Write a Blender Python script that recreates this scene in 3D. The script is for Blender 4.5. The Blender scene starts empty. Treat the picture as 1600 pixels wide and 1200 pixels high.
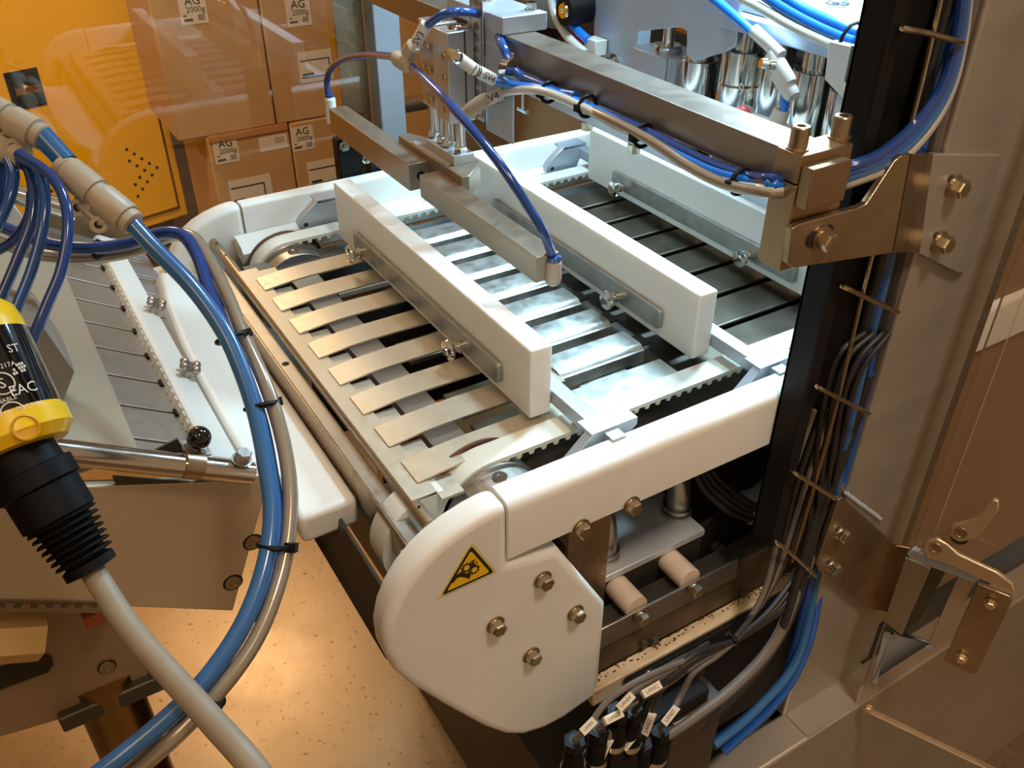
import bpy, math, random
from mathutils import Vector as V, Matrix
random.seed(4)
S = 0.376            # metres per drawing unit (belt tooth pitch = 10 mm)
ZF = 2.2             # floor lies this many units below the belt
PI = math.pi
# ---------------------------------------------------------------- camera frame
FPX = 1384.6
RC = ((0.85360054, -0.52092574, 0.00157758), (-0.29431051, -0.4847581, -0.82364489), (0.42982257, 0.70259943, -0.5671037))
CX, CY, CZ = V(RC[0]), V(RC[1]), V(RC[2])
EYE = V((0, 0, 1))
def W(p): return V((p[0]*S, p[1]*S, (p[2]+ZF)*S))
def ray(px, py): return CX*((px-800)/FPX) + CY*((py-600)/FPX) + CZ
def at(px, py, ax, val):
    d = ray(px, py); return EYE + d*((val-EYE[ax])/d[ax])
def dp(px, py, z): return EYE + ray(px, py)*z
sc = bpy.context.scene
col = sc.collection
cd = bpy.data.cameras.new('camera'); cam = bpy.data.objects.new('camera', cd); col.objects.link(cam)
m3 = Matrix((CX, -CY, -CZ)).transposed().to_4x4(); m3.translation = W(EYE); cam.matrix_world = m3
cd.sensor_fit = 'HORIZONTAL'; cd.sensor_width = 36; cd.lens = FPX/1600*36; cd.clip_start = 0.01; cd.clip_end = 60
sc.camera = cam
# ---------------------------------------------------------------- light
w = bpy.data.worlds.new('world'); sc.world = w; w.use_nodes = True
w.node_tree.nodes['Background'].inputs[0].default_value = (0.53, 0.365, 0.22, 1)
w.node_tree.nodes['Background'].inputs[1].default_value = 0.64
def area(name, loc, tgt, sx, sy, power, color, spread=180):
    l = bpy.data.lights.new(name, 'AREA'); l.shape = 'RECTANGLE'; l.size = sx*S; l.size_y = sy*S; l.energy = power; l.color = color
    l.spread = math.radians(spread)
    o = bpy.data.objects.new(name, l); col.objects.link(o); o.location = W(loc)
    d = W(tgt)-W(loc); o.rotation_euler = d.to_track_quat('-Z', 'Y').to_euler(); return o
area('machine_lamp', (1.98, 1.7, 1.62), (1.2, 1.6, 0), 0.22, 1.6, 17, (0.52, 0.80, 1.0), 125)
area('hall_fill_lamp', (-2.4, -0.6, 4.2), (0.3, 1.2, -0.4), 1.6, 1.6, 5.6, (1.0, 0.70, 0.40))
area('hall_fill_lamp', (1.0, 7.9, 4.0), (0.3, 3.0, -1.5), 1.3, 1.3, 13, (1.0, 0.74, 0.46))
area('hall_fill_lamp', (-0.6, 3.2, 4.4), (0.3, 7.2, -0.6), 1.2, 1.2, 6.5, (1.0, 0.80, 0.56), 80)  # unseen fill added to brighten the yellow cabinet and carton fronts
area('hall_fill_lamp', (0.9, -1.3, 4.6), (1.5, 0.75, -1.0), 0.7, 0.7, 1.7, (1.0, 0.84, 0.70), 50)  # narrow fill added to brighten the base beam's top face
sc.view_settings.view_transform = 'Standard'; sc.view_settings.look = 'None'
sc.view_settings.exposure = 0.12; sc.view_settings.gamma = 1.0; sc.view_settings.use_curve_mapping = False
# ---------------------------------------------------------------- materials
MATS = {}
def srgb(c):
    return tuple(((x/255)/12.92 if x/255 <= 0.04045 else ((x/255+0.055)/1.055)**2.4) for x in c) + (1,)
def mat(name, c, metal=0, rough=0.5, noise=0, nscale=30, stretch=(1, 1, 1), bump=0, sss=0, coat=0, spec=0.5, rnoise=0, dark=None, emit=0, trans=0):
    if name in MATS: return MATS[name]
    m = bpy.data.materials.new(name); m.use_nodes = True; nt = m.node_tree; b = nt.nodes['Principled BSDF']
    c = srgb(c)
    b.inputs['Base Color'].default_value = c; b.inputs['Metallic'].default_value = metal; b.inputs['Roughness'].default_value = rough
    b.inputs['Specular IOR Level'].default_value = spec
    if sss: b.inputs['Subsurface Weight'].default_value = sss; b.inputs['Subsurface Radius'].default_value = (0.012, 0.009, 0.006); b.inputs['Subsurface Scale'].default_value = 1.0
    if coat: b.inputs['Coat Weight'].default_value = coat; b.inputs['Coat Roughness'].default_value = 0.08
    if trans: b.inputs['Transmission Weight'].default_value = trans
    if noise or bump or rnoise:
        tc = nt.nodes.new('ShaderNodeTexCoord'); mp = nt.nodes.new('ShaderNodeMapping'); mp.inputs['Scale'].default_value = stretch
        nz = nt.nodes.new('ShaderNodeTexNoise'); nz.inputs['Scale'].default_value = nscale; nz.inputs['Detail'].default_value = 6; nz.inputs['Roughness'].default_value = 0.64
        nt.links.new(tc.outputs['Object'], mp.inputs[0]); nt.links.new(mp.outputs[0], nz.inputs['Vector'])
        if noise:
            r = nt.nodes.new('ShaderNodeValToRGB'); d = srgb(dark) if dark else tuple(x*(1-noise) for x in c[:3])+(1,)
            r.color_ramp.elements[0].position = 0.33; r.color_ramp.elements[1].position = 0.62
            r.color_ramp.elements[0].color = d; r.color_ramp.elements[1].color = c
            nt.links.new(nz.outputs['Fac'], r.inputs[0]); nt.links.new(r.outputs[0], b.inputs['Base Color'])
        if bump:
            bp = nt.nodes.new('ShaderNodeBump'); bp.inputs['Strength'].default_value = bump; bp.inputs['Distance'].default_value = 0.001
            nt.links.new(nz.outputs['Fac'], bp.inputs['Height']); nt.links.new(bp.outputs[0], b.inputs['Normal'])
        if rnoise:
            mr = nt.nodes.new('ShaderNodeMapRange'); mr.inputs['From Min'].default_value = 0.3; mr.inputs['From Max'].default_value = 0.7
            mr.inputs['To Min'].default_value = max(0.02, rough-rnoise); mr.inputs['To Max'].default_value = rough+rnoise
            nt.links.new(nz.outputs['Fac'], mr.inputs['Value']); nt.links.new(mr.outputs[0], b.inputs['Roughness'])
    MATS[name] = m; return m
WHITE = mat('white_polyethylene', (226, 224, 216), rough=0.42, sss=0.25, noise=0.04, nscale=14, bump=0.05)
BELT = mat('belt_white', (214, 214, 200), rough=0.5, noise=0.05, nscale=40)
STEEL = mat('brushed_steel', (176, 172, 164), 1, 0.36, noise=0.08, nscale=60, stretch=(1, 1, 12), rnoise=0.08, bump=0.06)
STEELX = mat('brushed_steel_long', (178, 174, 166), 1, 0.34, noise=0.08, nscale=70, stretch=(0.15, 3, 3), rnoise=0.08, bump=0.05)
SLAT = mat('worn_slat_steel', (204, 192, 170), 0.72, 0.40, noise=0.06, nscale=160, rnoise=0.05, bump=0.02)
GALV = mat('galvanised_steel', (176, 178, 172), 0.9, 0.42, noise=0.22, nscale=70, rnoise=0.1, bump=0.05)
BAR = mat('milled_aluminium', (168, 152, 132), 0.92, 0.40, noise=0.04, nscale=90, rnoise=0.04)
ALU = mat('anodised_aluminium', (196, 198, 200), 0.85, 0.38, noise=0.04, nscale=90, rnoise=0.05)
LALU = mat('light_aluminium', (178, 188, 198), 0.5, 0.42, noise=0.05, nscale=60, rnoise=0.05)
CHROME = mat('chrome', (214, 212, 206), 1, 0.12)
POL = mat('polished_tube', (200, 190, 176), 1, 0.16, rnoise=0.05, nscale=30, stretch=(1, 8, 1))
BOLT = mat('bolt_steel', (190, 176, 150), 1, 0.26, noise=0.2, nscale=120)
DARK = mat('dark_steel', (92, 88, 80), 0.8, 0.42, noise=0.2, nscale=40)
GUN = mat('grey_plate', (92, 98, 100), 0.5, 0.45, noise=0.1, nscale=50)
BLACK = mat('black_plastic', (11, 10, 10), 0, 0.5, noise=0.15, nscale=60, spec=0.2)
BLACKG = mat('gloss_black', (10, 10, 9), 0, 0.08, coat=0.6)
TROUGH = mat('black_powder_coat', (24, 22, 20), 0, 0.55, noise=0.15, nscale=60, spec=0.2)
CAB = mat('black_cable', (34, 32, 30), 0, 0.5)
CABG = mat('grey_cable', (104, 94, 84), 0, 0.55, noise=0.12, nscale=60)
GREYL = mat('grey_jacket', (168, 160, 148), 0, 0.5, noise=0.06, nscale=40)
BLUE = mat('blue_hose', (28, 78, 150), 0, 0.14, coat=0.5)
BLUED = mat('dark_blue_hose', (26, 60, 122), 0, 0.16, coat=0.5)
BLUEL = mat('bright_blue_hose', (24, 118, 226), 0, 0.2, coat=0.5)
BLUEM = mat('mid_blue_hose', (46, 96, 146), 0, 0.22, coat=0.4)
CLRH = mat('clear_hose', (196, 198, 188), 0, 0.16, coat=0.6)
SILVH = mat('silver_hose', (158, 144, 124), 0.4, 0.2, coat=0.5)
FIT = mat('fitting_grey', (176, 160, 138), 0, 0.42, noise=0.08, nscale=30)
FITW = mat('fitting_white', (206, 204, 196), 0, 0.4)
RED = mat('red_plastic', (190, 40, 44), 0, 0.45)
YEL = mat('cabinet_yellow', (255, 192, 10), 0, 0.42, noise=0.05, nscale=4, bump=0.04)
YELS = mat('switch_yellow', (248, 200, 10), 0, 0.3, coat=0.3)
CARD = mat('cardboard', (200, 158, 106), 0, 0.75, noise=0.1, nscale=14, bump=0.08)
CARDD = mat('cardboard_flap', (196, 138, 84), 0, 0.75, noise=0.1, nscale=20)
PAPER = mat('label_paper', (226, 214, 196), 0, 0.6)
INK = mat('ink', (32, 28, 26), 0, 0.6)
INKG = mat('faded_ink', (92, 84, 76), 0, 0.6)
STICK = mat('sticker_yellow', (232, 186, 16), 0, 0.4)
STICKB = mat('sticker_border', (214, 196, 120), 0, 0.4)
WOOD = mat('pallet_wood', (150, 112, 72), 0, 0.7, noise=0.2, nscale=10, stretch=(0.2, 4, 4))
SPACER = mat('spacer_plastic', (210, 190, 170), 0, 0.5, sss=0.1)
GRIME = mat('soiled_white', (218, 200, 170), 0, 0.55, noise=1, nscale=16, stretch=(1, 4, 4), dark=(176, 150, 112))
GRIM2 = mat('grime', (92, 66, 38), 0, 0.8, noise=0.4, nscale=80)
FIXB = mat('bronze_steel', (172, 150, 122), 0.9, 0.3, noise=0.1, nscale=40, rnoise=0.08)
def floor_mat():
    m = mat('floor_sheet', (172, 148, 116), 0.8, 0.36, noise=0.25, nscale=5, rnoise=0.08, bump=0.03, dark=(148, 126, 100))
    nt = m.node_tree; b = nt.nodes['Principled BSDF']
    v = nt.nodes.new('ShaderNodeTexNoise'); v.inputs['Scale'].default_value = 110; v.inputs['Detail'].default_value = 3
    r = nt.nodes.new('ShaderNodeValToRGB'); r.color_ramp.elements[0].position = 0.64; r.color_ramp.elements[1].position = 0.72
    r.color_ramp.elements[0].color = (1, 1, 1, 1); r.color_ramp.elements[1].color = (0.55, 0.45, 0.35, 1)
    mx = nt.nodes.new('ShaderNodeMix'); mx.data_type = 'RGBA'; mx.blend_type = 'MULTIPLY'; mx.inputs[0].default_value = 1
    src = b.inputs['Base Color'].links[0].from_socket
    tc = nt.nodes.new('ShaderNodeTexCoord'); nt.links.new(tc.outputs['Object'], v.inputs['Vector'])
    nt.links.new(v.outputs['Fac'], r.inputs[0]); nt.links.new(src, mx.inputs[6]); nt.links.new(r.outputs[0], mx.inputs[7]); nt.links.new(mx.outputs[2], b.inputs['Base Color'])
    return m
def clear_mat(name, tint, ior=1.5, rough=0.02, haze=0.0):
    m = bpy.data.materials.new(name); m.use_nodes = True; nt = m.node_tree; nt.nodes.clear()
    o = nt.nodes.new('ShaderNodeOutputMaterial'); t = nt.nodes.new('ShaderNodeBsdfTransparent'); t.inputs[0].default_value = tint
    g = nt.nodes.new('ShaderNodeBsdfGlossy'); g.inputs['Roughness'].default_value = rough; g.inputs['Color'].default_value = (1, 1, 1, 1)
    f0 = nt.nodes.new('ShaderNodeFresnel'); f0.inputs[0].default_value = ior
    ge = nt.nodes.new('ShaderNodeNewGeometry'); iv = nt.nodes.new('ShaderNodeMath'); iv.operation = 'SUBTRACT'; iv.inputs[0].default_value = 1
    f = nt.nodes.new('ShaderNodeMath'); f.operation = 'MULTIPLY'; nt.links.new(ge.outputs['Backfacing'], iv.inputs[1]); nt.links.new(f0.outputs[0], f.inputs[0]); nt.links.new(iv.outputs[0], f.inputs[1])
    mx = nt.nodes.new('ShaderNodeMixShader'); nt.links.new(f.outputs[0], mx.inputs[0]); nt.links.new(t.outputs[0], mx.inputs[1]); nt.links.new(g.outputs[0], mx.inputs[2])
    last = mx
    if haze:
        d = nt.nodes.new('ShaderNodeBsdfDiffuse'); d.inputs[0].default_value = (0.8, 0.74, 0.66, 1)
        m2 = nt.nodes.new('ShaderNodeMixShader'); m2.inputs[0].default_value = haze
        nt.links.new(mx.outputs[0], m2.inputs[1]); nt.links.new(d.outputs[0], m2.inputs[2]); last = m2
    nt.links.new(last.outputs[0], o.inputs[0]); return m
CLEAR = clear_mat('clear_acrylic', (0.985, 0.98, 0.97, 1), 1.85)
CLEARD = clear_mat('clear_polycarbonate', (0.95, 0.92, 0.88, 1), 1.5, 0.03, 0.03)
# ---------------------------------------------------------------- mesh builder
OFF = {}
def frame(d, up=None):
    d = V(d).normalized()
    a = V(up) if up is not None else (V((0, 0, 1)) if abs(d.z) < 0.9 else V((0, 1, 0)))
    x = a.cross(d).normalized(); y = d.cross(x); return x, y, d
def catmull(P, n=6):
    P = [V(p) for p in P]
    if len(P) < 3: return P
    out = []
    for i in range(len(P)-1):
        p0 = P[i-1] if i else P[0]*2-P[1]; p1, p2 = P[i], P[i+1]; p3 = P[i+2] if i+2 < len(P) else P[-1]*2-P[-2]
        for k in range(n):
            t = k/n
            out.append(0.5*((2*p1)+(p2-p0)*t+(2*p0-5*p1+4*p2-p3)*t*t+(3*p1-p0-3*p2+p3)*t**3))
    out.append(P[-1]); return out
class MB:
    def __init__(s): s.v = []; s.f = []
    def add(s, vs, fs):
        n = len(s.v); s.v += [V(v) for v in vs]; s.f += [tuple(i+n for i in f) for f in fs]; return s
    def box(s, a, b, M=None):
        x0, x1 = sorted((a[0], b[0])); y0, y1 = sorted((a[1], b[1])); z0, z1 = sorted((a[2], b[2]))
        vs = [V((x, y, z)) for z in (z0, z1) for y in (y0, y1) for x in (x0, x1)]
        if M: vs = [M(v) for v in vs]
        return s.add(vs, [(0, 2, 3, 1), (4, 5, 7, 6), (0, 1, 5, 4), (2, 6, 7, 3), (0, 4, 6, 2), (1, 3, 7, 5)])
    def prism(s, poly, ax, a, b, M=None):
        n = len(poly); vs = []
        for t in (a, b):
            for p in poly:
                q = {0: (t, p[0], p[1]), 1: (p[0], t, p[1]), 2: (p[0], p[1], t)}[ax]
                vs.append(M(V(q)) if M else V(q))
        return s.add(vs, [tuple(range(n))[::-1], tuple(range(n, 2*n))]+[(i, (i+1) % n, n+(i+1) % n, n+i) for i in range(n)])
    def slab(s, pts, nrm, t):       # polygon of 3-D points, given thickness
        n = len(pts); nrm = V(nrm).normalized()*t; vs = [V(p) for p in pts]+[V(p)+nrm for p in pts]
        return s.add(vs, [tuple(range(n))[::-1], tuple(range(n, 2*n))]+[(i, (i+1) % n, n+(i+1) % n, n+i) for i in range(n)])
    def lathe(s, p0, d, prof, seg=16, hexa=False):
        x, y, d = frame(d); p0 = V(p0); n = len(prof); vs = []
        for h, r in prof:
            for k in range(seg):
                a = 2*PI*k/seg; vs.append(p0+d*h+(x*math.cos(a)+y*math.sin(a))*r)
        fs = [(i*seg+k, i*seg+(k+1) % seg, (i+1)*seg+(k+1) % seg, (i+1)*seg+k) for i in range(n-1) for k in range(seg)]
        fs += [tuple(range(seg))[::-1], tuple((n-1)*seg+k for k in range(seg))]
        return s.add(vs, fs)
    def cyl(s, p0, p1, r, seg=16, r2=None):
        p0, p1 = V(p0), V(p1); return s.lathe(p0, p1-p0, [(0, r), ((p1-p0).length, r if r2 is None else r2)], seg)
    def tube(s, P, r, seg=10, n=6, smooth=True):
        P = catmull(P, n) if smooth else [V(p) for p in P]
        x = None; vs = []
        for i, p in enumerate(P):
            t = (P[min(i+1, len(P)-1)]-P[max(i-1, 0)]).normalized()
            if x is None: x, y, _ = frame(t)
            else:
                x = (x-t*x.dot(t)).normalized(); y = t.cross(x)
            for k in range(seg):
                a = 2*PI*k/seg; vs.append(p+(x*math.cos(a)+y*math.sin(a))*r)
        m = len(P)
        fs = [(i*seg+k, i*seg+(k+1) % seg, (i+1)*seg+(k+1) % seg, (i+1)*seg+k) for i in range(m-1) for k in range(seg)]
        fs += [tuple(range(seg))[::-1], tuple((m-1)*seg+k for k in range(seg))]
        return s.add(vs, fs)
    def ball(s, c, r, seg=16, rings=10):
        c = V(c); vs = [c+V((0, 0, r))]
        for i in range(1, rings):
            th = PI*i/rings
            for k in range(seg): vs.append(c+V((math.sin(th)*math.cos(2*PI*k/seg), math.sin(th)*math.sin(2*PI*k/seg), math.cos(th)))*r)
        vs.append(c-V((0, 0, r))); L = len(vs)-1
        fs = [(0, 1+k, 1+(k+1) % seg) for k in range(seg)]
        fs += [(1+i*seg+k, 1+(i+1)*seg+k, 1+(i+1)*seg+(k+1) % seg, 1+i*seg+(k+1) % seg) for i in range(rings-2) for k in range(seg)]
        fs += [(L, 1+(rings-2)*seg+(k+1) % seg, 1+(rings-2)*seg+k) for k in range(seg)]
        return s.add(vs, fs)
    def build(s, name, m, parent=None, bevel=0, seg=2, label=None, flat=False, org=None):
        me = bpy.data.meshes.new(name)
        if parent is not None: off = OFF[parent.name]
        elif org is not None: off = W(org)
        else:
            ws = [W(v) for v in s.v]; n = len(ws)
            off = V((sum(v.x for v in ws)/n, sum(v.y for v in ws)/n, min(v.z for v in ws)))
        me.from_pydata([W(v)-off for v in s.v], [], s.f); me.update()
        import bmesh
        bm = bmesh.new(); bm.from_mesh(me); bmesh.ops.recalc_face_normals(bm, faces=bm.faces); bm.to_mesh(me); bm.free()
        if not flat:
            me.shade_smooth(); me.set_sharp_from_angle(angle=math.radians(32))
        me.materials.append(m)
        o = bpy.data.objects.new(name, me); col.objects.link(o); OFF[o.name] = off
        if parent is not None: o.parent = parent
        else: o.location = off
        if bevel:
            b = o.modifiers.new('bevel', 'BEVEL'); b.width = bevel*S; b.segments = seg; b.limit_method = 'ANGLE'; b.angle_limit = math.radians(50); b.harden_normals = False
        if label: o['label'] = label
        return o
def tag(o, label=None, cat=None, group=None, kind=None):
    if label: o['label'] = label
    if cat: o['category'] = cat
    if group: o['group'] = group
    if kind: o['kind'] = kind
    return o
def thing(name, p, label, cat, group=None):
    o = bpy.data.objects.new(name, None); col.objects.link(o); o.location = W(p); o.empty_display_size = 0.02; OFF[o.name] = W(p)
    return tag(o, label, cat, group)
def copy_tree(o, dv=None, parent=None):
    c = o.copy(); col.objects.link(c); OFF[c.name] = OFF[o.name].copy()
    if parent is not None: c.parent = parent
    if dv is not None: c.location = o.location + V(dv)*S
    for ch in list(KIDS.get(o.name, [])) if False else [x for x in o.children]: copy_tree(ch, None, c)
    return c
def text(name, body, p, xd, yd, size, m, parent, lift=0.0008):
    cu = bpy.data.curves.new('t', 'FONT'); cu.body = body; cu.size = 1; cu.align_x = 'CENTER'; cu.align_y = 'CENTER'; cu.resolution_u = 2
    to = bpy.data.objects.new('t', cu); col.objects.link(to); bpy.context.view_layer.update()
    me = bpy.data.meshes.new_from_object(to); bpy.data.objects.remove(to); bpy.data.curves.remove(cu)
    xd = V(xd).normalized(); yd = V(yd); yd = (yd-xd*yd.dot(xd)).normalized(); n = xd.cross(yd); p = V(p)+n*lift
    mb = MB(); mb.add([p+xd*v.co.x*size+yd*v.co.y*size for v in me.vertices], [tuple(q.vertices) for q in me.polygons])
    bpy.data.meshes.remove(me)
    return mb.build(name, m, parent, flat=True)
def bolt(p, d, r, parent, m=None, name='hex_bolt', washer=True, h=None, socket=False, label=None):
    d = V(d).normalized(); p = V(p); m = m or BOLT; h = h or r*0.95; mb = MB()
    t = 0
    if washer: mb.lathe(p, d, [(0, r*1.22), (r*0.18, r*1.25), (r*0.2, r*1.0), (r*0.42, r*0.98)], 20); t = r*0.42
    if socket:
        mb.lathe(p+d*t, d, [(0, r), (h*1.5, r), (h*1.6, r*0.9), (h*1.6, r*0.5), (h*1.1, r*0.48)], 18)
    else:
        mb.lathe(p+d*t, d, [(0, r), (h*0.8, r), (h, r*0.86)], 6)
    return mb.build(name, m, parent, label=label)
def hose(name, P, r, m, label, cat='hose', group=None, seg=10, parent=None):
    o = MB().tube(P, r, seg).build(name, m, parent)
    if parent is None: tag(o, label, cat, group)
    return o
def tie(p, d, r, label, m=None):
    x, y, d = frame(d); mb = MB(); p = V(p)
    r *= 0.74
    ring = [p+(x*math.cos(2*PI*k/16)+y*math.sin(2*PI*k/16))*r for k in range(17)]
    mb.tube(ring, 0.0038, 6, 1, False); mb.box((-0.008, -0.006, -0.006), (0.008, 0.006, 0.006), lambda v: p+x*(v.x+r)+y*v.y+d*v.z)
    return tag(mb.build('cable_tie', m or BLACK), label, 'cable tie')
X_, Y_, Z_ = V((1, 0, 0)), V((0, 1, 0)), V((0, 0, 1))
def rrect(cx, cy, w_, h_, r, n=4):
    out = []
    for sx, sy, a0 in ((1, 1, 0), (-1, 1, 90), (-1, -1, 180), (1, -1, 270)):
        for k in range(n+1):
            a = math.radians(a0+90*k/n); out.append((cx+sx*(w_/2-r)+r*math.cos(a), cy+sy*(h_/2-r)+r*math.sin(a)))
    return out
# ================================================================ SETTING
o = MB().box((-8, -4, -ZF-0.1), (10, 14, -ZF)).build('floor', floor_mat()); o['kind'] = 'structure'
WALL = mat('wall_paint', (110, 78, 50), 0, 0.8, noise=0.1, nscale=3)
o = MB().box((-8, 13.9, -ZF), (10, 14, 6)).build('wall_back', WALL); o['kind'] = 'structure'
o = MB().box((9.9, -4, -ZF), (10, 13.9, 6)).build('wall_right', WALL); o['kind'] = 'structure'
o = MB().box((-8, -4, -ZF), (-7.9, 13.9, 6)).build('wall_left', WALL); o['kind'] = 'structure'

# ================================================================ YELLOW CABINET
ca = math.radians(14.2); cu_, cv_ = V((math.cos(ca), math.sin(ca), 0)), V((-math.sin(ca), math.cos(ca), 0))
cc = at(295, 335, 2, -1.95)                       # front lower right corner
def CM(v): return cc + cu_*v.x + cv_*v.y + Z_*v.z
def cpl(px, py):                                   # picture point on the cabinet's front
    d = ray(px, py); t = (cc-EYE).dot(cv_)/d.dot(cv_); q = EYE+d*t-cc; return q.dot(cu_), q.z
cab = thing('storage_cabinet', CM(V((-1, 0.6, 1.95-ZF))), 'tall yellow metal storage cabinet with a flush latch and small vent holes', 'cabinet')
MB().box((-3.4, 0, 0), (0, 1.4, 4.2), CM).build('body', YEL, cab, bevel=0.01)
MB().box((-3.3, 0.1, -0.25), (-0.1, 1.3, 0), CM).build('plinth', DARK, cab)
dx1, dz0 = cpl(277, 322); dx0 = -2.62
door = MB().box((dx0, -0.03, dz0), (dx1, 0, 4.05), CM).build('door', YEL, cab, bevel=0.012)
gap = MB().box((dx0-0.02, -0.004, dz0-0.02), (dx1+0.02, 0.0, 4.08), CM).build('door_seam', mat('seam_shadow', (120, 66, 0), 0, 0.7), cab)
lx, lz = cpl(37, 138); l2, _ = cpl(64, 138)
lw = (l2-lx)
la = MB().box((lx-lw, -0.036, lz-lw*1.15), (lx+lw, -0.03, lz+lw*1.15), CM).build('latch', BLACK, cab, label='dark recessed latch plate')
MB().lathe(CM(V((lx, -0.036, lz))), -cv_, [(0, lw*0.45), (0.02, lw*0.42), (0.05, lw*0.25)], 16).box((lx-lw*0.75, -0.075, lz-0.02), (lx+lw*0.75, -0.045, lz+0.03), CM).build('latch_handle', CHROME, la)
for (a, b) in [(585, 696), (620, 717), (655, 739), (691, 761), (727, 781), (598, 750), (633, 772), (669, 793), (704, 815), (646, 826), (682, 847), (625, 860), (660, 881), (638, 915), (250, 855), (232, 890), (268, 911)]:
    hx, hz = cpl(a/3, b/3)
    MB().lathe(CM(V((hx, -0.0305, hz))), -cv_, [(0, 0.013), (0.002, 0.013)], 8).build('vent_hole', INK, door)

# unseen hood edge added above the pushers to shade the lamp towards the room
hd = thing('unseen_lamp_hood', (1.45, 1.7, 1.0), 'unseen sheet steel hood edge added above the pushers to shade the machine lamp', 'hood')
MB().box((1.44, 1.0, 1.0), (1.45, 3.6, 1.9)).build('hood_skirt', STEEL, hd)
MB().box((1.44, 1.0, 1.9), (3.6, 3.6, 1.91)).build('hood_top', LALU, hd)
# ================================================================ CARDBOARD BOXES ON A PALLET
YB = 6.0
def carton(x0, x1, z0, z1, label, lab, qr, form, flap=False):
    t = thing('cardboard_box', ((x0+x1)/2, YB+0.4, z0), label, 'box', 'taped cartons stacked on the pallet')
    MB().box((x0, YB, z0), (x1, YB+0.8, z1)).build('carton_body', CARD, t, bevel=0.012)
    MB().box((x0-0.002, YB+0.37, z1), (x1+0.002, YB+0.43, z1+0.002)).build('tape', CARDD, t)
    if flap: MB().box((x0+0.01, YB-0.012, z1-0.035), (x1-0.01, YB+0.38, z1+0.006)).build('flap', CARDD, t)
    def sheet(nm, a, b, c, d):
        return MB().box((a, YB-0.003, b), (c, YB, d)).build(nm, PAPER, t)
    for (a, b) in lab:
        s_ = sheet('weight_label', a, b, a+0.165, b+0.17); y = YB-0.004
        text('print', 'AG', (a+0.085, y, b+0.135), X_, Z_, 0.07, INK, s_)
        text('print', '2000g', (a+0.095, y, b+0.085), X_, Z_, 0.048, INKG, s_)
        mb = MB()
        for k in range(7): mb.box((a+0.105+k*0.006, y-0.0005, b+0.02), (a+0.108+k*0.006, y, b+0.055))
        mb.box((a+0.015, y-0.0005, b+0.05), (a+0.035, y, b+0.058)); mb.box((a+0.015, y-0.0005, b+0.02), (a+0.07, y, b+0.035))
        mb.build('print', INKG, s_)
    for (a, b) in qr: 
        s_ = sheet('address_label', a, b, a+0.2, b+0.1)
        mb = MB()
        for k in range(3): mb.box((a+0.11, YB-0.0045, b+0.05+k*0.014), (a+0.18, YB-0.003, b+0.053+k*0.014))
        mb.build('print', INKG, s_)
    for (a, b, w_) in form:
        s_ = sheet('form_label', a, b, a+w_, b+0.2)
        mb = MB()
        for z in (0.03, 0.14): mb.box((a+0.01, YB-0.0045, b+z), (a+w_-0.05, YB-0.003, b+z+0.008))
        mb.box((a+w_-0.058, YB-0.0045, b+0.03), (a+w_-0.05, YB-0.003, b+0.145)); mb.box((a+0.02, YB-0.0045, b+0.045), (a+0.1, YB-0.003, b+0.06))
        mb.build('print', INK, s_)
def bl(px, py): p = at(px, py, 1, YB); return (p.x, p.z)
f1 = bl(363, 322)
carton(1.28, 1.845, -2.0, -1.0, 'brown carton in the bottom row of the stack, beside the yellow cabinet', [bl(338, 258)], [bl(407, 238)], [(f1[0], f1[1]-0.02, 0.30)], True)
f2 = bl(484, 292)
carton(1.855, 2.42, -2.0, -1.0, 'brown carton in the bottom row, second from the yellow cabinet', [bl(458, 238)], [], [(f2[0], f2[1]-0.02, 0.28)])
carton(1.10, 1.765, -0.995, 0.08, 'brown carton in the upper row of the stack, nearest the yellow cabinet', [bl(285, 40)], [], [], True)
f3 = bl(470, 128)
carton(1.775, 2.37, -0.995, 0.08, 'brown carton in the upper row with a taped form, next to the grey guard post', [bl(450, 43)], [bl(520, 34)], [(f3[0], f3[1]-0.01, 0.27)])
carton(1.2, 1.8, 0.085, 1.1, 'brown carton on top of the stack, nearer the yellow cabinet', [], [], [])
carton(1.81, 2.40, 0.085, 1.1, 'brown carton on top of the stack, farther from the yellow cabinet', [], [], [])
pt = thing('pallet', (1.8, 6.4, -ZF), 'wooden pallet carrying the stacked brown cartons', 'pallet')
for k in range(5): MB().box((1.05, 5.9+k*0.22, -2.03), (2.6, 6.05+k*0.22, -2.0)).build('board', WOOD, pt)
for k in range(3): MB().box((1.05+k*0.7, 5.9, -ZF), (1.2+k*0.7, 6.93, -2.03)).build('bearer', WOOD, pt)
# far brown carton wall seen through the machine
t = thing('large_carton', (2.6, 3.6, -ZF), 'very large plain brown carton standing behind the machine, right of the guard post', 'box')
MB().box((1.72, 3.5, -ZF), (4.2, 4.4, 0.42)).build('carton_body', CARD, t, bevel=0.01)
MB().box((1.72, 3.92, 0.42), (4.2, 3.98, 0.422)).build('tape', CARDD, t)

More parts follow.
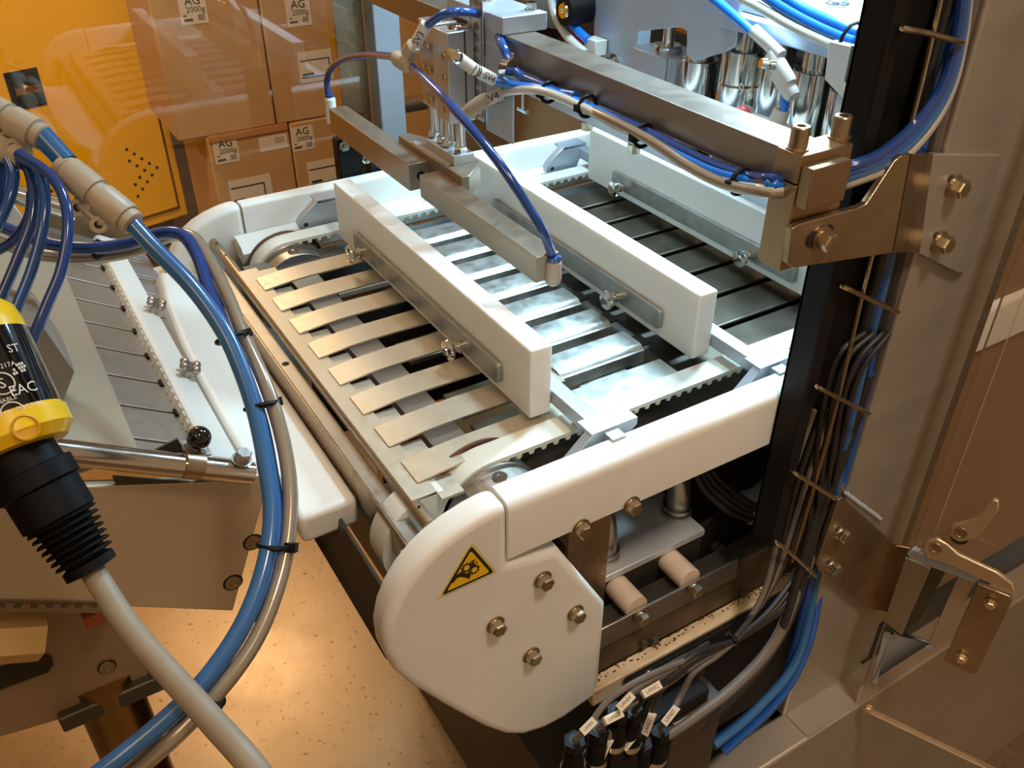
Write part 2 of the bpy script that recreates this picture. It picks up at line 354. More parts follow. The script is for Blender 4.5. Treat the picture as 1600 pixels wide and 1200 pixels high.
# ================================================================ REAR GUARD
g = thing('rear_guard', (1.3, 2.78, -ZF), 'clear acrylic rear guard panel with a brown and grey corner post', 'guard')
MB().box((-0.9, 2.745, -0.9), (1.10, 2.76, 1.9)).build('panel', CLEAR, g, label='clear panel mirroring the conveyor')
a = at(581, 0, 1, 2.72); b = at(625, 40, 1, 2.72)
MB().box((a.x, 2.72, -ZF), (b.x, 2.80, 1.9)).build('post', LALU, g, bevel=0.004, label='grey-blue face of the post')
MB().box((a.x-0.10, 2.80, -ZF), (a.x, 2.86, 1.9)).build('post_flange', FIXB, g, bevel=0.003)
MB().box((-0.9, 2.72, -0.95), (a.x-0.1, 2.79, -0.9)).build('bottom_rail', STEELX, g)
MB().box((b.x, 2.75, 0.05), (b.x+0.9, 2.80, 0.09)).build('cross_bar', CHROME, g)
# small black bracket behind the far rail
t = thing('valve_bracket', at(545, 270, 1, 2.34), 'small black bracket with a screw behind the far white rail', 'bracket')
p0 = at(524, 218, 1, 2.33)
MB().box((p0.x, 2.315, -0.07), (p0.x+0.07, 2.36, p0.z)).build('plate', BLACK, t, bevel=0.004)
MB().box((p0.x+0.09, 2.315, -0.07), (p0.x+0.15, 2.36, p0.z-0.02)).build('plate', BLACK, t, bevel=0.004)
bolt(at(538, 228, 1, 2.315), -Y_, 0.012, t, CHROME)
bolt(at(572, 249, 1, 2.315), -Y_, 0.010, t, CHROME)

# ================================================================ CONVEYOR
ZR = 0.055
prof = [(.537, .055), (.509, .056), (.481, .052), (.444, .042), (.412, .029), (.385, .012), (.357, -.014), (.336, -.043), (.319, -.078), (.310, -.115), (.310, -.16), (.321, -.21), (.345, -.262), (.41, -.37), (.487, -.49), (.53, -.545), (.57, -.578), (.62, -.595), (.67, -.596), (.757, -.577), (.756, -.304), (.640, -.097), (.537, -.075)]
YN0, YN1, YFI, YFO = 0.887, 0.945, 2.254, 2.311
cv = thing('conveyor', (1.2, 1.6, -ZF), 'flat slatted infeed conveyor with white plastic side rails and rounded end caps', 'conveyor')
def railprof(yo, yi, z0, z1, r=0.020):
    s_ = 1 if yi > yo else -1; out = [(yi, z0), (yo+s_*0.006, z0), (yo, z0+0.006)]
    for k in range(6):
        a = PI/2*k/5; out.append((yo+s_*(r-r*math.cos(a)), z1-r+r*math.sin(a)))
    for k in range(4):
        a = PI/2*k/3; out.append((yi-s_*(0.008-0.008*math.sin(a)), z1-0.008+0.008*math.cos(a)))
    return out
nr = MB().prism(railprof(YN0, YN1, -0.07, ZR), 0, 0.5375, 2.6).build('side_rail', WHITE, cv)
fr = MB().prism(railprof(YFO, YFI, -0.07, ZR), 0, 0.5375, 2.6).build('side_rail', WHITE, cv)
MB().prism([(YFI-0.004, -0.075), (YFI-0.055, -0.085), (YFI-0.075, -0.07), (YFI-0.08, -0.045), (YFI-0.065, -0.03), (YFI-0.03, -0.02), (YFI-0.004, -0.022)], 0, 0.50, 2.6).build('lower_ledge', WHITE, cv)
MB().prism(prof, 1, YN0, YN1).build('end_cap', WHITE, cv, bevel=0.016, seg=4)
MB().prism(prof, 1, YFI, YFO).build('end_cap', WHITE, cv, bevel=0.016, seg=4)
# bolts through near cap and rail
for (px, py) in [(911, 828), (990, 792), (851, 909), (902, 961), (777, 980), (833, 1027)]:
    p = at(px, py, 1, YN0-0.008); p.y = YN0
    bolt(p, -Y_, 0.0145, cv)
# warning sticker
c3 = [at(736, 849, 1, YN0), at(774, 893, 1, YN0), at(686, 933, 1, YN0)]
def tri(sc_, y):
    c = sum((c3[i] for i in range(3)), V((0, 0, 0)))/3; P = [c+(q-c)*sc_ for q in c3]; out = []
    for i in range(3):
        a, b, d = P[i-1], P[i], P[(i+1) % 3]; r = 0.07
        for k in range(4):
            s_ = k/3; q = (b+(a-b)*r)*(1-s_)**2+b*2*s_*(1-s_)+(b+(d-b)*r)*s_*s_; out.append(V((q.x, y, q.z)))
    return out
st = MB().slab(tri(1.06, YN0), -Y_, 0.0012).build('warning_sticker', STICKB, cv, label='yellow triangle warning of gears crushing a hand')
MB().slab(tri(0.93, YN0-0.0012), -Y_, 0.0004).build('print', INK, st, flat=True)
MB().slab(tri(0.76, YN0-0.0016), -Y_, 0.0004).build('print', STICK, st, flat=True)
def stp(px, py): q = at(px, py, 1, YN0-0.0024); return q
def gear(c, r, nteeth=9):
    out = []
    for k in range(nteeth*4):
        a = 2*PI*k/(nteeth*4); rr = r*(1.0 if k % 4 < 2 else 0.78); out.append(c+V((math.cos(a)*rr, 0, math.sin(a)*rr)))
    return out
mb = MB()
for c, r in ((stp(729, 887), 0.0105), (stp(741, 890), 0.0105)): mb.slab(gear(c, r), -Y_, 0.0003)
mb.slab([stp(*q) for q in [(706, 910), (711, 900), (721, 893), (728, 896), (733, 894), (736, 899), (733, 904), (721, 901), (714, 903), (708, 911)]], -Y_, 0.0003)
for q in [((734, 887), (742, 874)), ((737, 888), (746, 877)), ((739, 886), (740, 875)), ((733, 884), (738, 876))]:
    a, b = stp(*q[0]), stp(*q[1]); n = (b-a).normalized().cross(Y_)*0.0016; mb.slab([a+n, b+n*0.6, b-n*0.6, a-n], -Y_, 0.0003)
mb.build('print', INK, st, flat=True)
mb = MB()
for c, r in ((stp(729, 887), 0.0055), (stp(741, 890), 0.0055)): mb.slab([c+V((math.cos(a)*r, -0.0003, math.sin(a)*r)) for a in [2*PI*k/14 for k in range(14)]], -Y_, 0.0003)
mb.build('print', STICK, st, flat=True)
# slats, first deck: thin ramps
lanes = [(1.899-0.1165*k, 1.966-0.1165*k) for k in range(8)]
for k, (y0, y1) in enumerate(lanes):
    pr = [(0.471, -0.0135), (0.50, -0.0105), (0.53, -0.0075), (0.56, -0.0058), (0.59, -0.005), (0.86, -0.005), (0.86, -0.009), (0.59, -0.009), (0.53, -0.0115), (0.471, -0.0165)]
    MB().prism(pr, 1, y0, y1).build('slat', SLAT, cv)
# front cross plate the slats rest on, with small tongues
MB().box((0.442, 1.05, -0.024), (0.492, 2.03, -0.0166)).build('cross_plate', SLAT, cv, bevel=0.001)
mb = MB()
for k in range(9):
    y0 = 1.966-0.1165*k; mb.box((0.492, y0-0.002, -0.028), (0.535, y0+0.052, -0.022))
mb.build('tongue_strip', SLAT, cv)['kind'] = 'stuff'
MB().box((0.56, 1.12, -0.075), (0.63, 2.1, -0.05)).build('under_bar', LALU, cv)
for k in range(7):
    y0 = 1.966-0.1165*k
    if k in (3, 5, 6): MB().box((0.66, y0-0.115, -0.07), (0.9, y0-0.03, -0.06)).build('under_plate', GALV, cv)
# second deck: folded channels
for k in range(8):
    y1 = 1.966-0.1165*k+0.020; y0 = y1-0.072
    x1 = 1.072
    pr = [(y1, -0.02), (y1, 0.0), (y0+0.016, 0.0), (y0+0.008, -0.002), (y0+0.002, -0.008), (y0, -0.028), (y0-0.002, -0.034), (y0-0.006, -0.034), (y0-0.004, -0.028), (y0-0.002, -0.010), (y0+0.006, -0.006), (y0+0.016, -0.004), (y1-0.004, -0.004), (y1-0.004, -0.02)]
    x0 = 0.86
    if k == 7: MB().box((0.80, 1.09, -0.012), (1.075, 1.166, -0.006)).build('slat', GALV, cv, label='flat last slat next to the belt'); continue
    MB().prism(pr, 0, x0, x1).build('slat_channel', GALV, cv, bevel=0.0)
    MB().box((0.90, y0-0.038, -0.042), (1.02, y0-0.004, -0.036)).build('lower_tongue', GALV, cv)
    MB().box((1.075, y0+0.035, -0.03), (1.12, y0+0.075, -0.024)).build('lower_tongue', DARK, cv)
# third deck, shade under the beam put into a darker slat colour
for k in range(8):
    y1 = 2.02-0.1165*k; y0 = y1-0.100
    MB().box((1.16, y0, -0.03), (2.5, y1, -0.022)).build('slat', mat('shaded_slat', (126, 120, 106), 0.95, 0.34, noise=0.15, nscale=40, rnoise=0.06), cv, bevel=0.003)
# bed below
MB().box((1.02, 1.10, -0.10), (2.5, 2.08, -0.06)).build('bed', DARK, cv)
MB().box((0.47, 2.00, -0.10), (2.5, 2.088, -0.035)).build('inner_rail', GUN, cv, bevel=0.002)
MB().box((0.62, 1.02, -0.13), (2.5, 1.095, -0.045)).build('inner_rail', DARK, cv, bevel=0.002)
for px, py in ((489, 386),):
    p = at(px, py, 2, -0.034); MB().lathe((p.x, p.y, -0.035), Z_, [(0, 0.011), (0.003, 0.010), (0.003, 0.005), (0.001, 0.005)], 14).build('screw', BOLT, cv)
# pulleys
for y0, y1, fy in ((1.048, 1.106, -1), (2.088, 2.148, -1)):
    pc = V((0.60, y0, -0.105)); r = 0.098
    pl = MB().lathe(pc, Y_, [(0, r), (y1-y0, r)], 40).build('pulley', STEEL, cv)
    MB().lathe(pc+V((0, y1-y0, 0)), Y_, [(0, 0.112), (0.004, 0.112), (0.004, 0.05), (0.002, 0.05)], 40).build('flange', mat('flange_brown', (120, 88, 74), 0.7, 0.4), pl)
    MB().lathe(pc+V((0, -0.006, 0)), Y_, [(0, 0.100), (0.006, 0.100)], 40).build('flange', STEEL, pl)
# pulley cover discs (flat plates with a countersunk screw) beside each belt
for yc, px, py in ((1.046, 708, 772), (2.086, 404, 403)):
    cx = 0.60
    d = MB()
    pts = [(cx+0.10*math.cos(a), -0.105+0.092*math.sin(a)) for a in [PI*k/18 for k in range(19)]]
    pts += [(cx-0.10, -0.2), (cx+0.10, -0.2)]
    q = MB().prism(pts, 1, yc-0.05, yc).build('pulley_cover', STEEL, cv, bevel=0.002)
    p = at(px, py, 1, yc-0.05)
    top = MB().lathe((0.60, yc-0.025, -0.0125), Z_, [(-0.001, 0.014), (0.0012, 0.014), (0.0012, 0.006), (0.000, 0.005)], 18).build('screw', CHROME, q)
# front tube and channel
tb = MB().cyl((0.447, 0.99, -0.03), (0.447, 2.31, -0.03), 0.0125, 18).build('front_tube', FIXB, cv, label='long round tube across the conveyor front')
for y in (2.22, 2.14, 1.58, 1.10, 1.03):
    MB().lathe((0.447, y, -0.0172), Z_, [(-0.004, 0.003), (0.0005, 0.003)], 8).build('tube_hole', BLACK, tb)
MB().box((0.405, 0.985, -0.055), (0.434, 2.27, -0.050)).build('front_channel', STEEL, cv, bevel=0.001, label='front channel top lip')
MB().box((0.400, 0.985, -0.115), (0.405, 2.27, -0.050)).build('channel_face', FIXB, cv, bevel=0.001)
MB().box((0.430, 0.985, -0.115), (0.434, 2.27, -0.0551)).build('channel_face', STEEL, cv)
MB().box((0.385, 0.946, -0.115), (0.44, 0.985, -0.048)).build('channel_bracket', STEEL, cv, bevel=0.003)
MB().lathe((0.418, 1.62, -0.0505), Z_, [(0, 0.008), (0.001, 0.008)], 14).build('slot', BLACK, cv)
# lower front cover and belt drum showing in the opening
MB().slab([(0.352, 0.95, -0.128), (0.375, 2.25, -0.165), (0.33, 2.25, -0.245), (0.328, 0.95, -0.245)], (0.9, 0, 0.4), 0.006).build('front_cover', DARK, cv, label='dark inclined lower cover')
MB().slab([(0.33, 2.25, -0.245), (0.328, 0.95, -0.245), (0.42, 0.95, -0.40), (0.42, 2.25, -0.40)], (0.6, 0, 0.5), 0.006).build('front_cover', DARK, cv)
MB().lathe((0.485, 1.05, -0.125), Y_, [(0, 0.105), (0.055, 0.105)], 40).build('belt_wrap', BELT, cv)
# under-frame
MB().box((0.50, 0.98, -0.55), (0.56, 2.24, -0.42)).build('cross_member', DARK, cv)
for x, y in ((2.3, 1.0), (2.3, 2.15)):
    MB().box((x, y, -ZF), (x+0.09, y+0.09, -0.13)).build('leg', STEEL, cv, bevel=0.004)
MB().box((0.56, 1.9, -0.50), (2.4, 1.94, -0.14)).build('rear_dark_sheet', DARK, cv)  # sheet added to hide the floor; its dark colour supplies the shade
# ------------------------------------------------ toothed belts
def belt(y0, y1, label):
    t = thing('toothed_belt', (1.2, (y0+y1)/2, -0.02), label, 'belt', 'toothed belts that carry the pushers')
    xc, zc, r = 0.60, -0.105, 0.105
    top = [(2.6, 0.0)]+[(xc+(2.0-k)*0.12, 0.0) for k in range(2, 2)]+[(xc+r*math.cos(a), zc+r*math.sin(a)) for a in [PI/2+PI*k/20 for k in range(21)]]+[(2.6, zc-r)]
    inn = [(2.6, -0.008)]+[(xc+(r-0.008)*math.cos(a), zc+(r-0.008)*math.sin(a)) for a in [PI/2+PI*k/20 for k in range(21)]]+[(2.6, zc-r+0.008)]
    MB().prism(top+inn[::-1], 1, y0, y1).build('belt_band', BELT, t)
    mb = MB(); x = 0.625
    while x < 2.55:
        mb.prism([(x, -0.0079), (x+0.0135, -0.0079), (x+0.0105, -0.0165), (x+0.003, -0.0165)], 1, y0, y1); x += 0.0266
    mb.build('teeth', mat('belt_teeth', (206, 200, 176), 0, 0.5), t)['kind'] = 'stuff'
    return t
belt(1.050, 1.102, 'white toothed belt running beside the near white rail')
belt(2.094, 2.147, 'white toothed belt running beside the far white rail')
# ------------------------------------------------ pusher paddles
def pusher():
    t = thing('pusher_paddle', (0.746, 1.58, 0.0), 'a', 'pusher', 'white pusher paddles standing across the conveyor')
    x0, x1, y0, y1, z0, z1 = 0.723, 0.769, 1.117, 2.046, 0.004, 0.154
    bk = MB().box((x0, y0, z0), (x1, y1, z1)).build('paddle_block', WHITE, t, bevel=0.003, seg=2)
    for k in range(8):
        MB().lathe(((x0+x1)/2, y0+0.075+k*0.111, z1), Z_, [(-0.002, 0.0125), (0.0006, 0.0125), (0.0010, 0.0105)], 18).build('plug', WHITE, bk)
    pl = MB().prism(rrect(1.565, 0.051, 0.70, 0.046, 0.010), 0, x0-0.012, x0).build('clamp_plate', GALV, t, bevel=0.0015)
    for y in (1.86, 1.355):
        p = V((x0-0.012, y, 0.043))
        MB().lathe(p, -X_, [(0, 0.013), (0.012, 0.013), (0.013, 0.009), (0.020, 0.009), (0.024, 0.012), (0.028, 0.021), (0.032, 0.023), (0.037, 0.021), (0.039, 0.010), (0.042, 0.0095), (0.042, 0.004)], 20).build('knob', CHROME, t)
    # arm running out over the near belt and up over the rail
    MB().box((0.772, 0.965, 0.020), (0.804, 1.30, 0.050)).build('support_arm', LALU, t, bevel=0.0015)
    MB().box((0.772, 0.93, 0.044), (0.800, 0.98, 0.060)).build('arm_tip', LALU, t)
    MB().prism([(0.70, 0.02), (0.745, 0.061), (0.845, 0.061), (0.845, 0.049), (0.80, 0.02), (0.77, -0.02), (0.72, -0.02)], 1, 0.955, 0.975).build('foot_plate', LALU, t, bevel=0.001)
    MB().box((0.745, 0.955, 0.0605), (0.845, 1.0, 0.0655)).build('foot_flange', LALU, t, bevel=0.001)
    # far bracket
    fb = MB().prism([(0.655, 0.008), (0.66, -0.01), (0.68, -0.022), (0.76, -0.022), (0.80, 0.058), (0.715, 0.062), (0.665, 0.022)], 1, 2.165, 2.19).build('far_bracket', LALU, t, bevel=0.0015)
    MB().lathe((0.676, 2.165, 0.003), -Y_, [(0, 0.006), (0.0006, 0.006)], 12).build('hole', INK, fb)
    MB().box((0.715, 2.165, 0.055), (0.80, 2.215, 0.062)).build('bracket_flange', LALU, fb)
    MB().box((0.772, 1.9, 0.020), (0.804, 2.18, 0.050)).build('support_arm', LALU, t, bevel=0.0015)
    return t
pa = pusher(); tag(pa, 'leftmost white pusher paddle, nearest the slat ends')
pb = copy_tree(pa, (0.3955, 0, 0)); tag(pb, 'middle white pusher paddle, directly behind the hanging suction bars')
pc = copy_tree(pa, (0.792, 0, 0)); tag(pc, 'rightmost white pusher paddle, in shade below the long beam')
# fix black clip near paddle foot
t = thing('black_clip', (0.80, 1.08, 0.0), 'small black block on a white pad beside the leftmost paddle foot', 'clip')
MB().box((0.800, 1.062, 0.0), (0.822, 1.078, 0.026)).build('block', BLACK, t, bevel=0.002)
MB().box((0.806, 1.056, -0.001), (0.848, 1.098, 0.002)).build('pad', FITW, t)
# ================================================================ HANGING SUCTION LIFTER
XB1 = 0.84
lf = thing('suction_lifter', (0.97, 1.85, 0.23), 'aluminium pneumatic lifter with two horizontal suction bars hanging over the slats', 'lifter')
bw = 0.056
q1a, q1b, q1c = at(513, 168, 0, XB1), at(638, 258, 0, XB1), at(642, 300, 0, XB1)
q2a, q2b, q2c = at(655, 272, 0, XB1), at(838, 403, 0, XB1), at(840, 445, 0, XB1)
bw = 0.052
q = MB().box((XB1, q1b.y, q1c.z), (XB1+bw, q1a.y, q1b.z)).build('suction_bar', BAR, lf, bevel=0.0012)
MB().lathe((XB1+bw*0.6, q1b.y, (q1b.z+q1c.z)/2), -Y_, [(0, 0.011), (0.0012, 0.011), (0.0012, 0.006), (0.0005, 0.006)], 16).build('port', BLACK, q)
q = MB().box((XB1, q2b.y, q2c.z), (XB1+bw, q2a.y, q2b.z)).build('suction_bar', BAR, lf, bevel=0.0012)
xb = XB1+bw
zt = at(721, 277, 0, xb).z
def zp(px, py, z): p = at(px, py, 2, z); return (p.x, p.y)
pf = at(622, 210, 0, xb); pn = at(721, 277, 0, xb)
hx = [(xb, pf.y), (xb, pn.y)] + [zp(733, 275, zt), zp(750, 252, zt)] + [(zp(750, 252, zt)[0], pf.y-0.12), (xb+0.03, pf.y)]
MB().prism(hx, 2, zt-0.052, zt).build('mount_plate', BAR, lf, bevel=0.0012)
g0 = at(709, 245, 2, zt+0.022); g1 = at(664, 217, 2, zt+0.022); g2 = at(742, 239, 2, zt+0.022)
MB().box((g0.x, g0.y, zt), (g2.x, g1.y, zt+0.022)).build('guide_plate', ALU, lf, bevel=0.001)
MB().box((xb+0.004, g0.y+0.01, zt-0.012), (g0.x, g1.y+0.05, zt+0.003)).build('step_plate', ALU, lf, bevel=0.001)
xm = (g0.x+g2.x)/2
cb = at(704, 195, 0, g0.x-0.01)                     # cylinder body lower near corner
ct = at(698, 52, 0, g0.x-0.01); cf = at(650, 30, 0, g0.x-0.01)
zb_, zt_ = cb.z, ct.z; yn_, yf_ = (cb.y+ct.y)/2, cf.y
cyb = MB()
xw = 0.966-(g0.x-0.01)
ym = yn_+(yf_-yn_)*0.45
MB().box((g0.x-0.01, yn_, zb_), (g0.x-0.01+xw, ym, zt_)).build('cylinder_body', ALU, lf, bevel=0.002)
MB().box((g0.x-0.006, ym+0.006, zb_+0.01), (g0.x-0.01+xw, yf_, zt_+0.004)).build('cylinder_body', ALU, lf, bevel=0.003)
MB().box((g0.x+0.01, ym, zb_), (g0.x+0.07, ym+0.006, zt_)).build('groove', DARK, lf)
for yy in (yn_+0.02, ym+0.03, yf_-0.02):
    for zz in (zb_+0.03, (zb_+zt_)/2, zt_-0.05):
        MB().lathe((g0.x-0.011, yy, zz), -X_, [(0, 0.0095), (0.0016, 0.009), (0.0016, 0.005), (0.0004, 0.005)], 14).build('screw', BOLT, lf)
for zz in (zb_+0.001,): pass
MB().box((g0.x+0.03, yn_-0.0008, zb_), (g0.x+0.034, yn_, zt_)).build('groove', DARK, lf)
for px, py in ((679, 213), (692, 222), (702, 228), (720, 236)):
    p = at(px, py, 2, zt+0.022)
    r = MB().cyl((p.x, p.y, zt+0.022), (p.x, p.y, zb_+0.01), 0.0115 if px != 692 else 0.008, 14).lathe((p.x, p.y, zt+0.022), Z_, [(0, 0.016), (0.012, 0.016), (0.016, 0.012)], 6).build('guide_rod', CHROME, lf)
for px, py in ((673, 215), (711, 241), (733, 236)):
    p = at(px, py, 2, zt+0.022); MB().lathe((p.x, p.y, zt+0.0215), Z_, [(0, 0.005), (0.001, 0.005)], 10).build('screw_hole', INK, lf)
# cylinder top cap
MB().lathe(((g0.x+0.035), (yn_+ym)/2, zt_), Z_, [(0, 0.026), (0.004, 0.024), (0.004, 0.018), (0.001, 0.017)], 18).build('end_cap', CHROME, lf)
MB().lathe(((g0.x+0.035), (yf_+ym)/2, zt_+0.004), Z_, [(0, 0.026), (0.004, 0.024), (0.004, 0.018), (0.001, 0.017)], 18).build('end_cap', CHROME, lf)
# mounting plate to the beam and ruler
XR = 0.98-0.010
pr = at(738, 60, 0, XR); 
r0 = at(748, 186, 0, XR); r1 = at(742, -10, 0, XR)
ry0, ry1 = at(757, 150, 0, XR).y, at(738, 150, 0, XR).y
rul = MB().box((XR-0.002, ry0, r0.z), (XR, ry1, r1.z)).build('ruler', mat('ruler_steel', (188, 192, 196), 0.5, 0.35), lf, bevel=0.0004, label='steel scale with black numerals')
zz0 = at(746, 145, 0, XR).z; zz9 = at(746, 23, 0, XR).z; dz = (zz9-zz0)/7; zz0 -= 2*dz
rc_ = (ry0+ry1)/2
tk = MB()
for k in range(0, 102):
    l = 0.5 if k % 10 == 0 else (0.35 if k % 5 == 0 else 0.22)
    for s_ in (1,):
        tk.box((XR-0.0026, ry0+0.001, zz0+k*dz/10-0.0004), (XR-0.002, ry0+0.001+(ry1-ry0)*l*0.5, zz0+k*dz/10+0.0004))
    tk.box((XR-0.0026, ry1-0.001-(ry1-ry0)*l*0.4, zz0+k*dz/10-0.0004), (XR-0.002, ry1-0.001, zz0+k*dz/10+0.0004))
o = tk.build('scale_marks', INK, rul); o['kind'] = 'stuff'
for k in range(0, 11):
    text('numeral', str(k*10), (XR-0.0022, rc_, zz0+k*dz), -Y_, Z_, 0.021 if k < 10 else 0.017, RED if k == 0 else INK, rul, lift=0.0006)
pa_ = at(757, 60, 0, XR+0.004); pb_ = at(785, 167, 0, XR+0.004)
MB().box((XR+0.002, pb_.y, pb_.z), (XR+0.012, yf_-0.03, at(770, 95, 0, XR).z)).build('ruler_plate', LALU, lf, bevel=0.001)
MB().prism([(pb_.y, at(785, 80, 0, XR).z), (pb_.y, at(785, 44, 0, XR).z), (ry1+0.02, at(757, 28, 0, XR).z), (ry1+0.02, at(757, 70, 0, XR).z)], 0, XR+0.0126, XR+0.05).build('hanger_block', LALU, lf, bevel=0.0015)
# red pointer
MB().prism([(pb_.y+0.012, zz0+2.4*dz), (pb_.y+0.04, zz0+2.15*dz), (pb_.y+0.012, zz0+1.95*dz)], 0, XR, XR+0.0018).build('pointer', RED, lf)
# ================================================================ SUPPORT BEAM
XB = 0.98
bf = at(807, 62, 0, XB); bn = at(1200, 223, 0, XB); bz0 = at(1200, 283, 0, XB).z
bz1 = (bf.z+bn.z)/2
bx1 = (at(1200, 180, 2, bz1).x+at(812, 45, 2, bz1).x)/2
BEAM = mat('beam_steel', (150, 138, 124), 0.85, 0.38, noise=0.08, nscale=60, rnoise=0.05)
bm_ = thing('support_beam', (XB+0.03, 1.9, bz0), 'long square steel beam carrying the lifter, running across the conveyor', 'beam')
MB().box((XB, 0.84, bz0), (bx1, 4.2, bz1)).build('beam_tube', BEAM, bm_, bevel=0.0015)
# carriage that clamps the lifter on the beam
k0 = at(835, 43, 0, bx1-0.02); k1 = at(750, 12, 0, XB-0.01)
MB().box((XB-0.006, at(797, 60, 0, XB).y+0.02, bz1), (bx1+0.03, at(797, 60, 0, XB).y+0.26, bz1+0.035)).build('carriage_plate', LALU, bm_, bevel=0.002)
MB().box((XB-0.005, at(790, 60, 0, XB).y+0.03, bz0-0.03), (XB-0.001, at(740, 40, 0, XB).y+0.02, bz1+0.035)).build('carriage_cheek', LALU, bm_, bevel=0.002)
MB().box((XB-0.0065, at(785, 60, 0, XB-0.03).y-0.0, bz0-0.16), (XB-0.001, at(760, 40, 0, XB-0.03).y+0.05, bz0+0.03)).build('carriage_cheek', LALU, bm_, bevel=0.002)
kb = at(800, 110, 0, XB-0.02)
MB().lathe(kb+V((0, 0.02, 0)), V((0.1, -1, 0)), [(0, 0.022), (0.02, 0.022), (0.022, 0.028), (0.03, 0.028), (0.03, 0.02)], 18).build('clamp_knob', CHROME, bm_)
bolt((bx1+0.01, at(797, 60, 0, XB).y+0.05, bz1+0.035), Z_, 0.012, bm_, CHROME)
bolt((bx1-0.02, at(797, 60, 0, XB).y+0.18, bz1+0.035), Z_, 0.012, bm_, CHROME)
# clamp at near end
YC = at(1253, 245, 0, XB-0.012).y
CLX = XB-0.012
cl = thing('beam_clamp', (XB+0.05, YC+0.03, 0.35), 'bronze-toned steel clamp block with two socket screws gripping the beam end', 'clamp')
cxr = at(1335, 220, 1, YC).x; czt = at(1253, 245, 1, YC).z; czs = at(1245, 290, 1, YC).z; czb = at(1230, 412, 1, YC).z-0.01
yb_ = at(1213, 235, 0, CLX).y
FB2 = mat('clamp_steel', (164, 138, 106), 0.9, 0.36, noise=0.06, nscale=60, rnoise=0.05)
MB().box((CLX, YC, czs+0.0015), (cxr, yb_, czt)).build('clamp_cap', FB2, cl, bevel=0.0012)
MB().box((CLX, YC, czb), (cxr, yb_, czs-0.0015)).build('clamp_body', FB2, cl, bevel=0.0012)
s0 = at(1270, 265, 1, YC-0.02); s1 = at(1318, 306, 1, YC-0.02)
MB().box((s0.x, YC-0.022, s1.z-0.006), (s1.x, YC, s0.z)).build('beam_end_cap', FB2, cl, bevel=0.0015)
for px, py in ((1246, 232), (1311, 215)):
    p = at(px, py, 2, czt); bolt((p.x, p.y, czt), Z_, 0.0135, cl, FIXB, 'socket_screw', True, 0.017, True)
# ================================================================ POST
YP = 0.84
px0, px1 = at(1430, 400, 1, YP).x, at(1588, 400, 1, YP).x-0.05
ps = thing('corner_post', ((px0+px1)/2, YP+0.08, -1.04), 'broad brushed steel corner post holding the beam bracket and latch', 'post')
PSM = mat('post_steel', (176, 166, 152), 0.6, 0.42, noise=0.06, nscale=8, stretch=(1, 1, 6), rnoise=0.06)
MB().box((px0, YP, -1.039), (px1, YP+0.15, 2.4)).build('post_tube', PSM, ps, bevel=0.006, seg=3)
MB().box((px1, YP+0.012, -1.039), (px1+0.05, YP+0.03, 2.4)).build('post_flange', STEEL, ps, bevel=0.002)
# upper bracket: three facets
YW = YC-0.001
br = thing('beam_bracket', at(1380, 330, 1, YW), 'bent bronze-toned bracket plate with slots tying the clamp to the post', 'bracket')
b1a, b1b = at(1412, 238, 1, YW-0.004), at(1385, 391, 1, YW-0.004)
b2a, b2b = at(1447, 238, 1, YP-0.001), at(1427, 392, 1, YP-0.001)
P1 = [at(x, y, 1, YW-0.001) for x, y in [(1228, 353), (1240, 346), (1335, 320), (1345, 314), (1388, 248), (1398, 240)]]
P1b = [at(x, y, 1, YW-0.001) for x, y in [(1345, 397), (1232, 414), (1222, 408)]]
bk = [MB().slab(P1+[b1a, b1b]+P1b, -Y_, 0.012).build('bracket_plate', FIXB, br, bevel=0.0012)]
MB().slab([b1a, b2a, b2b, b1b], (b2a-b1a).cross(Z_)*-1 if (b2a-b1a).cross(Z_).y > 0 else (b2a-b1a).cross(Z_), 0.012).build('bracket_plate', FIXB, br)
P3 = [at(x, y, 1, YP-0.001) for x, y in [(1447, 238), (1556, 240), (1508, 412), (1500, 422), (1487, 422), (1427, 392)]]
MB().slab(P3, -Y_, 0.012).build('bracket_plate', PSM, br, bevel=0.0012, label='steel bracket foot bolted to the post')
def slotbolt(px, py, y, par, m, sx, sy, r=0.0165):
    p = at(px, py, 1, y); 
    MB().lathe(p+V((sx, -0.0002, sy)), -Y_, [(0, 0.013), (0.0012, 0.013)], 14).build('slot', INK, par)
    MB().lathe(p+V((-sx*0.8, -0.0002, -sy*0.3+0.012)), -Y_, [(0, 0.007), (0.0012, 0.007)], 12).build('slot', INK, par)
    bolt(p, -Y_, r, par, m, h=r*1.1)
slotbolt(1283, 372, YW-0.014, br, FIXB, -0.018, 0.002, 0.0155)
slotbolt(1489, 290, YP-0.013, br, BOLT, 0.016, -0.010)
slotbolt(1466, 377, YP-0.013, br, BOLT, 0.016, -0.008)
# lower bracket with bent wing
YL = YP-0.004
lb = thing('hinge_bracket', at(1310, 850, 1, YL), 'bent steel hinge bracket with two slotted bolts low on the post', 'bracket')
P = [at(x, y, 1, YL) for x, y in [(1303, 776), (1310, 772), (1398, 852), (1372, 945), (1357, 952), (1272, 884), (1269, 876)]]
MB().slab(P, -Y_, 0.012).build('bracket_plate', FIXB, lb, bevel=0.0012)
wa, wb = at(1399, 852, 1, YL-0.008), at(1362, 952, 1, YL-0.008)
wd = V((0.03, -0.035, 0))
MB().slab([wa, wa+wd, wb+wd, wb], (1, 0.4, 0), 0.012).build('bracket_wing', FB2, lb, bevel=0.004, seg=3)
wb0 = at(1322, 772, 1, YL); wb1 = at(1376, 812, 1, YL)
mb = MB(); n_ = 16
for k in range(n_):
    c = wb0.lerp(wb1, k/(n_-1)); mb.ball(c+V((0, 0.002, 0.002)), 0.0055, 8, 5)
